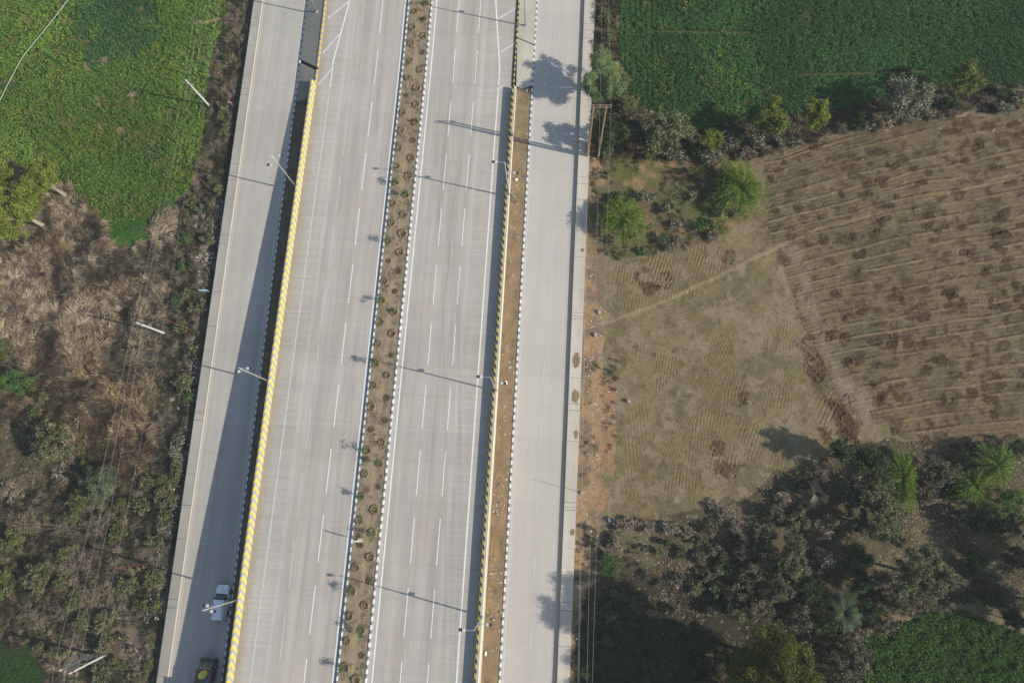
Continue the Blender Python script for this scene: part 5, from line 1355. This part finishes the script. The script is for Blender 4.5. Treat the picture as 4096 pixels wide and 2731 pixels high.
POSTS = (((910, 336), (836, 233), 'rusty steel post beside the upper concrete pole at the mustard edge'), ((848, 765), (757, 670), 'rusty steel post at the lower corner of the mustard'),
         ((771, 1325), (657, 1273), 'rusty steel post right of the concrete pole in the dry grass'), ((602, 2252), (458, 2273), 'rusty steel post in the weeds at lower left'))
pt = []
for b_, t_, lb in POSTS:
    r, T_, t = leaning_pole('steel_post', lb, 'post', b_, t_, ZGL, .085, .075, M['rust'], 'rusty steel posts along the left bank', 4, True)
    mb = MB(); mb.box(t.x, t.y, t.z - .1, .3, .06, .06); mb.build('bracket', M['rust'], r)
    pt.append(Vector(T_))
pt = [pt[0] + (pt[0] - pt[1]) * 1.3] + pt + [pt[-1] + (pt[-1] - pt[-2]) * .6]
wire('single thin dark wire strung along the rusty posts', pt, .4, .012, 'wire_dark')

# twin legged pole on the right
r, TA, tA = leaning_pole('power_pole', 'brown left leg of the twin power pole rising at the right footpath edge', 'power pole', (2347, 628), (2374, 424), ZGR, .17, .11, M['pole_rust'])
rB, TB, tB = leaning_pole('power_pole', 'brown right leg of the twin power pole in the shade under the tree', 'power pole', (2392, 630), (2426, 424), ZGR, .17, .11, M['pole_rust'])
mid = (Vector(TA) + Vector(TB)) / 2; dd = Vector(TB) - Vector(TA); aa = math.atan2(dd.y, dd.x)
z_ = mid.z
pR = crossarm(r, mid - r.location, 1.55, aa, -.1, M['pole_rust'], 3, .05, .17)
r_, T_, t = leaning_pole('power_pole', 'short splintered brown pole strapped against the left leg of the right twin pole', 'power pole', (2350, 630), (2369, 476), ZGR, .14, .10, M['pole_rust'])
mb = MB(); B_ = at(2350, 600, ZGR); mb.box(B_[0] - .2, B_[1], .4, .1, 1.6, .7); 
tag(mb.build('board', M['rust']), 'dark brown board standing on edge against the right twin pole', 'board')
zt = z_ + .1
tops = [at(x, -30, zt) for x in (2386, 2408, 2433)]; bots = [at(x, 2760, zt) for x in (2316, 2348, 2369)]
for k, nm in enumerate(('left', 'middle', 'right')):
    p = pR[k]; f0 = Vector(p) + (Vector(tops[k]) - Vector(p)) * 2.2; f1 = Vector(p) + (Vector(bots[k]) - Vector(p)) * 1.3
    wire(f'{nm} of the wires running past the right twin pole', [f0, p, f1], .12, .0105)
p = Vector(pR[0]) - Vector((0, 0, 1.2)); q = Vector(at(2312, 2760, zt - 1.4))
wire('lower extra wire beside the left wire, below the right twin pole', [p, p + (q - p) * 1.3], .12, .010)
# hose on the mustard
HP = [at(x, y, ZGL + .62) for x, y in ((300, -60), (270, 2), (215, 75), (150, 155), (100, 215), (77, 250), (60, 285), (30, 340), (0, 400), (-60, 500))]
mb = MB(); mb.tube(HP, .038, None, 6); tag(mb.build('irrigation_hose', M['hose']), 'pale irrigation hose lying bent across the mustard at upper left', 'hose')
# thin post beside the right footpath
b_ = at(2320, 1967, ZGR); root = tag(empty('survey_post', (b_[0], b_[1], ZGR)), 'thin upright post throwing a long shadow on the right service road', 'post')
mb = MB(); mb.tube([(0, 0, -.2), (.02, 0, 2), (0, .02, 4.3)], .035, .022, 6); mb.build('rod', M['pole_weathered'], root)
mb = MB(); mb.box(.25, -.1, .15, .42, .38, .34, .3, .8); mb.build('stone_footing', M['stone'], root)

# ------------------------------------------------------------------ signs
b_ = at(936, 431, ZGL); root = tag(empty('warning_sign', (b_[0], b_[1], ZGL), R(-4)), 'triangular white warning sign with red border on a leaning post by the left footpath', 'sign')
mb = MB(); mb.tube([(0, 0, -.2), (0, 0, 2.2)], .04, None, 8); mb.build('post', M['steel'], root)
def tri(mb, s, y, cz=1.75, th=.012):
    P = [(-s * .5, cz + s * .433 - s*.144), (s * .5, cz + s * .433 - s*.144), (0, cz - s * .577)]
    P = [(0, cz + s * .577), (-s * .5, cz - s * .289), (s * .5, cz - s * .289)]
    f_ = [(x, y - th, z) for x, z in P]; k_ = [(x, y + th, z) for x, z in P]
    mb.poly(f_); mb.poly(k_[::-1])
    for i in range(3): mb.quad(f_[i], f_[(i + 1) % 3], k_[(i + 1) % 3], k_[i])
mb = MB(); tri(mb, 1.15, -.06); pnl = mb.build('red_border', M['red'], root)
mb = MB(); tri(mb, .82, -.075, 1.74); mb.build('white_face', M['white_sign'], pnl)
mb = MB()
for zz, w in ((1.58, .26), (1.70, .26), (1.82, .12)): mb.box(0, -.095, zz, w, .01, .06)
mb.build('symbol', M['black_sign'], pnl)
b_ = at(845, 1172, ZGL); root = tag(empty('signboard', (b_[0], b_[1], ZGL), R(2)), 'narrow pale blue signboard seen edge on above the rubbish of the left bank', 'sign')
mb = MB(); mb.tube([(0, 0, -.2), (0, 0, 1.6)], .04, None, 6); mb.tube([(-1.05, .0, -.2), (-1.05, 0, 1.6)], .04, None, 6); mb.build('posts', M['steel'], root)
mb = MB(); mb.box(-.5, -.05, 1.45, 1.35, .05, .75); mb.box(-.5, -.05, 1.84, 1.42, .11, .05); mb.build('board', M['blue_board'], root)
yy = at(1440, 2160, 3.6)[1]; zz = main_z(yy) + .19
b_ = at(1440, 2160, zz); root = tag(empty('marker_sign', (b_[0], b_[1], zz)), 'white and yellow object marker sign on a concrete block in the median', 'sign')
mb = MB(); mb.box(0, 0, .12, .62, .58, .3, .1, .92, 0); mb.build('concrete_block', M['slab_pale'], root)
mb = MB(); mb.tube([(-.05, 0, .2), (-.05, 0, 2.9)], .045, None, 8); mb.build('post', M['white_sign'], root)
mb = MB(); mb.box(-.05, -.07, 2.0, .32, .025, 1.5); bd = mb.build('board', M['white_sign'], root)
mb = MB()
for q in range(3): mb.box(-.05, -.09, 1.55 + .45 * q, .30, .012, .2)
mb.build('yellow_bars', M['yellow_sack'], bd)

# ------------------------------------------------------------------ vehicles
def wheels(root, xs, yf, yr, r, w):
    for x in xs:
        for y in (yf, yr):
            mb = MB(); mb.cyl((x, y, r), (1, 0, 0), r, w, 20); t_ = mb.build('wheel', M['rubber'], root)
            mb = MB(); sg = 1 if x > 0 else -1; mb.cyl((x + sg * w * .5, y, r), (1, 0, 0), r * .6, .03, 14); mb.build('rim', M['rim'], t_)
def loft(mb, secs):
    """secs: list of (y, halfwidth_bottom, z0, halfwidth_top, z1, corner)"""
    rings = []
    for y, hb, z0, ht, z1, c in secs:
        rings.append([(-hb, y, z0), (hb, y, z0), (hb * 1.0, y, z0 + (z1 - z0) * .55), (ht, y, z1 - c * .5), (ht - c, y, z1), (-ht + c, y, z1), (-ht, y, z1 - c * .5), (-hb, y, z0 + (z1 - z0) * .55)])
    n = 8
    for a, b in zip(rings, rings[1:]):
        for i in range(n): mb.quad(a[i], a[(i + 1) % n], b[(i + 1) % n], b[i])
    mb.poly(rings[0]); mb.poly(rings[-1][::-1])
def suv(px, py, heading):
    c = at(px, py, ZL + .9)
    root = tag(empty('white_car', (c[0], c[1], ZL), heading), 'white sport utility car driving up the shaded left service road', 'car')
    mb = MB()
    loft(mb, [(-2.28, .80, .36, .80, .92, .06), (-2.15, .90, .30, .90, 1.0, .06), (-1.2, .93, .28, .92, 1.03, .05), (.3, .93, .28, .92, 1.03, .05), (.95, .93, .28, .90, 1.06, .08), (1.9, .91, .30, .84, .98, .12), (2.18, .82, .34, .72, .86, .14), (2.3, .66, .40, .58, .74, .1)])
    body = mb.build('body', M['car_white'], root, False)
    mb = MB(); loft(mb, [(-2.2, .80, 1.0, .74, 1.62, .1), (-2.08, .83, 1.0, .73, 1.73, .1), (-.2, .84, 1.0, .73, 1.78, .1), (.35, .84, 1.02, .70, 1.74, .1), (.42, .84, 1.02, .69, 1.70, .1)])
    mb.build('roof', M['car_white'], root)
    mb = MB(); mb.poly([(-.80, 1.16, 1.05), (.80, 1.16, 1.05), (.67, .44, 1.70), (-.67, .44, 1.70)]); mb.poly([(-.80, 1.16, 1.05), (-.67, .44, 1.70), (-.80, .40, 1.05)]); mb.poly([(.80, 1.16, 1.05), (.80, .40, 1.05), (.67, .44, 1.70)])
    ws = mb.build('windscreen', M['glass'], root)
    for sg in (-1, 1):
        for y0, y1 in ((-2.0, -1.15), (-1.08, -.25), (-.18, .40)):
            mb = MB(); mb.quad((sg * .848, y0, 1.1), (sg * .848, y1, 1.1), (sg * .765, y1 - (.05 if y1 > .3 else 0), 1.58), (sg * .765, y0, 1.58)); mb.build('side_window', M['glass'], root)
        mb = MB(); mb.tube([(sg * .6, -1.75, 1.80), (sg * .6, -1.7, 1.85), (sg * .6, -.1, 1.88), (sg * .6, -.05, 1.82)], .025, None, 6); mb.build('roof_rail', M['black_plastic'], root)
        mb = MB(); mb.box(sg * 1.0, .55, 1.12, .2, .12, .16, 0, 1, .03); mb.build('mirror', M['black_plastic'], root)
        mb = MB(); mb.box(sg * .68, 2.16, .78, .28, .12, .14, 0, 1, .03); mb.build('headlight', M['lamp_white'], root)
        mb = MB(); mb.box(sg * .84, -2.2, 1.0, .1, .1, .4); mb.build('tail_light', M['red'], root)
    mb = MB(); mb.quad((-.68, -2.21, 1.1), (.68, -2.21, 1.1), (.66, -2.15, 1.58), (-.66, -2.15, 1.58)); mb.build('rear_window', M['glass'], root)
    mb = MB(); mb.box(0, 2.26, .50, 1.5, .12, .22, 0, 1, .04); mb.build('front_bumper', M['black_plastic'], root)
    mb = MB(); mb.box(0, -2.3, .50, 1.6, .14, .24, 0, 1, .04); mb.build('rear_bumper', M['black_plastic'], root)
    mb = MB(); mb.box(0, 1.5, 1.045, .5, .12, .03); mb.build('bonnet_scoop', M['car_white'], root)
    wheels(root, (-.86, .86), 1.45, -1.4, .37, .24)
    return root
suv(884, 2408, R(-.8))
def jeep(px, py, heading):
    c = at(px, py, ZL + 1.0)
    root = tag(empty('dark_jeep', (c[0], c[1], ZL), heading), 'dark jeep with a loaded roof rack and yellow sack at the bottom edge', 'jeep')
    mb = MB(); loft(mb, [(-2.3, .82, .4, .82, 1.15, .05), (-2.2, .88, .35, .88, 1.2, .05), (1.4, .90, .35, .88, 1.2, .05), (1.7, .89, .35, .82, 1.2, .08), (2.1, .84, .4, .74, 1.08, .12), (2.2, .76, .45, .64, .98, .1)])
    mb.build('body', M['jeep_dark'], root)
    mb = MB(); loft(mb, [(-2.25, .84, 1.18, .78, 1.85, .08), (1.18, .84, 1.18, .78, 1.9, .08)]); mb.build('hard_top', M['jeep_grey'], root)
    mb = MB(); mb.quad((-.80, 1.76, 1.22), (.80, 1.76, 1.22), (.72, 1.22, 1.86), (-.72, 1.22, 1.86)); w_ = mb.build('windscreen', M['glass'], root)
    mb = MB()
    for x in (-.78, 0.04, -.05, .78): mb.tube([(x, 1.78, 1.24), (x * .92, 1.22, 1.9)], .03, None, 5)
    mb.tube([(-.74, 1.22, 1.9), (.74, 1.22, 1.9)], .035, None, 5); mb.build('windscreen_frame', M['steel'], w_)
    for sg in (-1, 1):
        mb = MB(); mb.box(sg * .76, 1.62, .85, .34, .9, .3, 0, .9); mb.build('mudguard', M['jeep_dark'], root)
        for y0, y1 in ((-2.1, -1.0), (-.9, .1), (.2, 1.1)):
            mb = MB(); mb.quad((sg * .85, y0, 1.28), (sg * .85, y1, 1.28), (sg * .80, y1, 1.74), (sg * .80, y0, 1.74)); mb.build('side_window', M['glass'], root)
        mb = MB(); mb.box(sg * 1.02, 1.4, 1.3, .24, .08, .2, 0, 1, .02); mb.build('mirror', M['steel'], root)
        mb = MB(); mb.cyl((sg * .5, 2.18, .85), (0, 1, 0), .11, .08, 12); mb.build('headlight', M['lamp_white'], root)
    mb = MB(); mb.box(0, 2.22, .55, 1.6, .12, .18); mb.build('front_bumper', M['steel'], root)
    rk = MB()
    for x in (-.78, .78): rk.tube([(x, 1.12, 2.12), (x, -2.2, 2.12)], .035, None, 6); rk.tube([(x, 1.12, 1.98), (x, -2.2, 1.98)], .025, None, 5)
    for y in (1.12, .0, -1.1, -2.2): rk.tube([(-.78, y, 2.12), (.78, y, 2.12)], .03, None, 5); rk.tube([(-.78, y, 1.88), (-.78, y, 2.12)], .025, None, 5); rk.tube([(.78, y, 1.88), (.78, y, 2.12)], .025, None, 5)
    rack = rk.build('roof_rack', M['pink_metal'], root)
    mb = MB(); mb.cyl((-.28, 1.24, 1.98), (0, 1, 0), .09, .12, 10); mb.build('roof_lamp', M['lamp_white'], root)
    wheels(root, (-.84, .84), 1.45, -1.35, .36, .24)
    mb = MB(); mb.tube([(.95, -.4, .7), (.95, -.8, 1.95)], .02, None, 5); mb.tube([(.95, -.75, .7), (.95, -1.15, 1.95)], .02, None, 5)
    for q in range(4): mb.tube([(.95, -.46 - .09 * q, .9 + .28 * q), (.95, -.82 - .09 * q, .9 + .28 * q)], .015, None, 4)
    mb.build('ladder', M['steel'], root)
    return root
jp = jeep(822, 2707, R(-1.5)); jp.scale = (1.2, 1.1, 1.08); bpy.context.view_layer.update()
def on_jeep(x, y, z): return jp.matrix_basis @ Vector((x, y, z))
# its load, each piece lying on the rack
bm = bmesh.new(); bmesh.ops.create_icosphere(bm, subdivisions=3, radius=.5)
rs = np.random.RandomState(2)
for v in bm.verts:
    n_ = vnoise(np.array([v.co.x * 2 + 5]), np.array([v.co.y * 2 + v.co.z * 3]), 1.0, 201, 3)[0] - .5
    v.co *= 1 + n_ * .35; v.co.z *= .55; v.co.x *= 1.05
me = bpy.data.meshes.new('yellow_sack'); bm.to_mesh(me); bm.free(); me.materials.append(M['yellow_sack'])
for p_ in me.polygons: p_.use_smooth = True
o = bpy.data.objects.new('yellow_sack', me); COL.objects.link(o); o.location = on_jeep(.12, .55, 2.22); o.rotation_euler = (.1, .15, .6); o.scale = (1.2, 1.0, 1); tag(o, 'crumpled yellow sack lying on the jeep roof rack', 'sack')
n = 420
c = np.stack([rs.uniform(-.72, .2, n), rs.uniform(-1.5, 1.08, n), rs.uniform(2.0, 2.3, n)], 1)
v, f = leaf_cloud(c, .34, 5, rs, .6)
o = np_mesh('straw_bundle', v, f, LEAF, None, np.repeat(pick([(.30, .25, .17), (.20, .165, .11), (.38, .33, .24), (.12, .10, .07)], n, rs), 4, 0)); o.matrix_basis = jp.matrix_basis.copy(); tag(o, 'loose straw and sticks heaped on the jeep roof rack', 'straw')
mb = MB(); mb.box(.36, -.25, 2.06, .75, 1.0, .14, .1, .9, .05); o = mb.build('folded_sheet', M['blue_sheet']); o.matrix_basis = jp.matrix_basis.copy(); tag(o, 'dark blue folded sheet beside the straw on the jeep roof rack', 'sheet')
def lorry(x, y):
    z = main_z(y)
    root = tag(empty('lorry', (x, y, z)), 'orange lorry with a wooden body just below the picture on the highway', 'lorry')
    mb = MB(); loft(mb, [(-1.5, 1.1, .8, 1.05, 1.95, .1), (-.1, 1.1, .7, 1.05, 1.95, .1), (.1, 1.05, .7, .95, 1.5, .1)]); mb.build('cab', M['orange'], root)
    mb = MB(); mb.quad((-.95, .12, 1.3), (.95, .12, 1.3), (.9, -.06, 1.9), (-.9, -.06, 1.9)); mb.build('windscreen', M['glass'], root)
    mb = MB(); mb.box(0, -4.3, 1.65, 2.3, 5.2, 1.8)
    for q in range(7): mb.box(0, -1.9 - .8 * q, 1.65, 2.4, .1, 1.84)
    mb.build('cargo_body', M['lorry_wood'], root)
    wheels(root, (-.98, .98), -.7, -5.6, .48, .3)
lorry(-37.4, -26.2)

# ------------------------------------------------------------------ loose things
def blob(name, label, cat, px, py, z, sx, sy, sz, mat, seed, sub=2, amp=.45):
    p = at(px, py, z)
    bm = bmesh.new(); bmesh.ops.create_icosphere(bm, subdivisions=sub, radius=1)
    for v in bm.verts:
        n_ = vnoise(np.array([v.co.x * 1.3 + seed]), np.array([v.co.y * 1.3 + v.co.z * 2.1]), 1.0, 300 + seed, 3)[0] - .5
        v.co *= 1 + n_ * amp * 2
        v.co.x *= sx; v.co.y *= sy; v.co.z *= sz
    me = bpy.data.meshes.new(name); bm.to_mesh(me); bm.free(); me.materials.append(M[mat])
    o = bpy.data.objects.new(name, me); COL.objects.link(o); o.location = (p[0], p[1], z + sz * .6); o.rotation_euler = (0, 0, seed)
    return tag(o, label, cat)
blob('boulder', 'rounded grey boulder in the dry bank below the left footpath', 'boulder', 692, 1596, ZGL, .42, .36, .3, 'stone', 1)
blob('boulder', 'small tan stone in the shadow of the left footpath', 'stone', 747, 1682, ZGL, .2, .22, .2, 'stone', 2)
blob('boulder', 'small pale stone lying under the tan stone by the left footpath', 'stone', 745, 1724, ZGL, .16, .2, .15, 'stone', 3)
blob('boulder', 'pale stone lying on the orange soil near the field path', 'stone', 2395, 1248, ZGR, .26, .34, .2, 'stone', 4)
blob('boulder', 'dark stone on the orange soil below the field path', 'stone', 2380, 1340, ZGR, .3, .22, .25, 'stone', 5)
blob('boulder', 'tan block half sunk in the levelled ground', 'stone', 2513, 1604, ZGR, .26, .26, .3, 'stone', 6)
blob('boulder', 'small rock on the brown verge by the kerb near the bottom', 'rock', 2003, 2446, .12, .17, .13, .16, 'stone', 7)
blob('boulder', 'pale rock on the brown verge beside the lowest right lamp', 'rock', 1973, 2477, .12, .15, .2, .15, 'stone', 8)
blob('plastic_bag', 'white plastic bag on the brown verge beside the upper right lamp', 'bag', 2065, 719, .12, .24, .2, .14, 'bag', 9, 3)
blob('plastic_bag', 'white plastic bag on the brown verge beside the middle right lamp', 'bag', 2024, 1529, .12, .16, .26, .12, 'bag', 10, 3)
blob('plastic_bag', 'white plastic bag on the brown verge near the bottom edge', 'bag', 1942, 2612, .12, .28, .16, .1, 'bag', 11, 3)
blob('plastic_bag', 'white plastic bag on the verge just below the pale slab', 'bag', 2108, 363, .12, .16, .14, .1, 'bag', 12, 3)
blob('plastic_bag', 'white plastic bag at the edge of the leaf strewn brown ground', 'bag', 2437, 2080, ZGR, .2, .28, .12, 'bag', 13, 3)
blob('plastic_bag', 'small white bag on the median beside a green shrub, upper of two', 'bag', 1436, 2348, main_z(-9) + .19, .11, .11, .06, 'bag', 14, 3)
blob('plastic_bag', 'small white bag on the median beside a green shrub, lower of two', 'bag', 1451, 2358, main_z(-9) + .19, .11, .1, .06, 'bag', 15, 3)
blob('dropped_lump', 'black lump of rubber lying on the right carriageway by a lane dash', 'debris', 1613, 2404, main_z(-11), .16, .16, .05, 'rubber', 16)
cp_ = [at(x, y, .2) for x, y in ((2038, 783), (2045, 780), (2050, 793), (2060, 803), (2069, 812), (2060, 811), (2046, 806), (2038, 792))]
mb = MB(); mb.tube(cp_, .03, None, 5); tag(mb.build('loose_cable', M['rubber']), 'loop of loose black cable on the verge at the upper right lamp', 'cable')
# fallen pale branch pieces
for (a, b, lb) in (((858, 775), (866, 788), 'short bleached branch on the bank by the left footpath'), ((505, 2028), (610, 2030), 'long pale fallen branch in the weeds at lower left'), ((3372, 575), (3335, 595), 'thin bare branch on the edge of the ploughed field'), ((3150, 1998), (3190, 1985), 'bare forked branch beside the withered palm')):
    zg = ZGL if a[0] < 1300 else ZGR
    p, q = at(*a, zg + .25), at(*b, zg + .35); mb = MB(); mb.tube([p, (p + q) / 2 + np.array([.1, .1, .1]), q], .035, .012, 5)
    m_ = (p + q) / 2; mb.tube([m_, m_ + np.array([.5, .35, .15])], .02, .008, 4); tag(mb.build('fallen_branch', M['twig']), lb, 'branch')

# ------------------------------------------------------------------ thin haze in the air
hm = bpy.data.materials.new('thin haze'); hm.use_nodes = True; ht = hm.node_tree
for nd in list(ht.nodes):
    if nd.type == 'BSDF_PRINCIPLED': ht.nodes.remove(nd)
pv = ht.nodes.new('ShaderNodeVolumePrincipled')
pv.inputs['Color'].default_value = (.90, .93, .97, 1); pv.inputs['Density'].default_value = .00021; pv.inputs['Anisotropy'].default_value = .0
ht.links.new(pv.outputs[0], ht.nodes['Material Output'].inputs['Volume'])
mb = MB(); mb.box(0, 0, 53.5, 1900, 1900, 114)
tag(mb.build('haze', hm), kind='stuff')
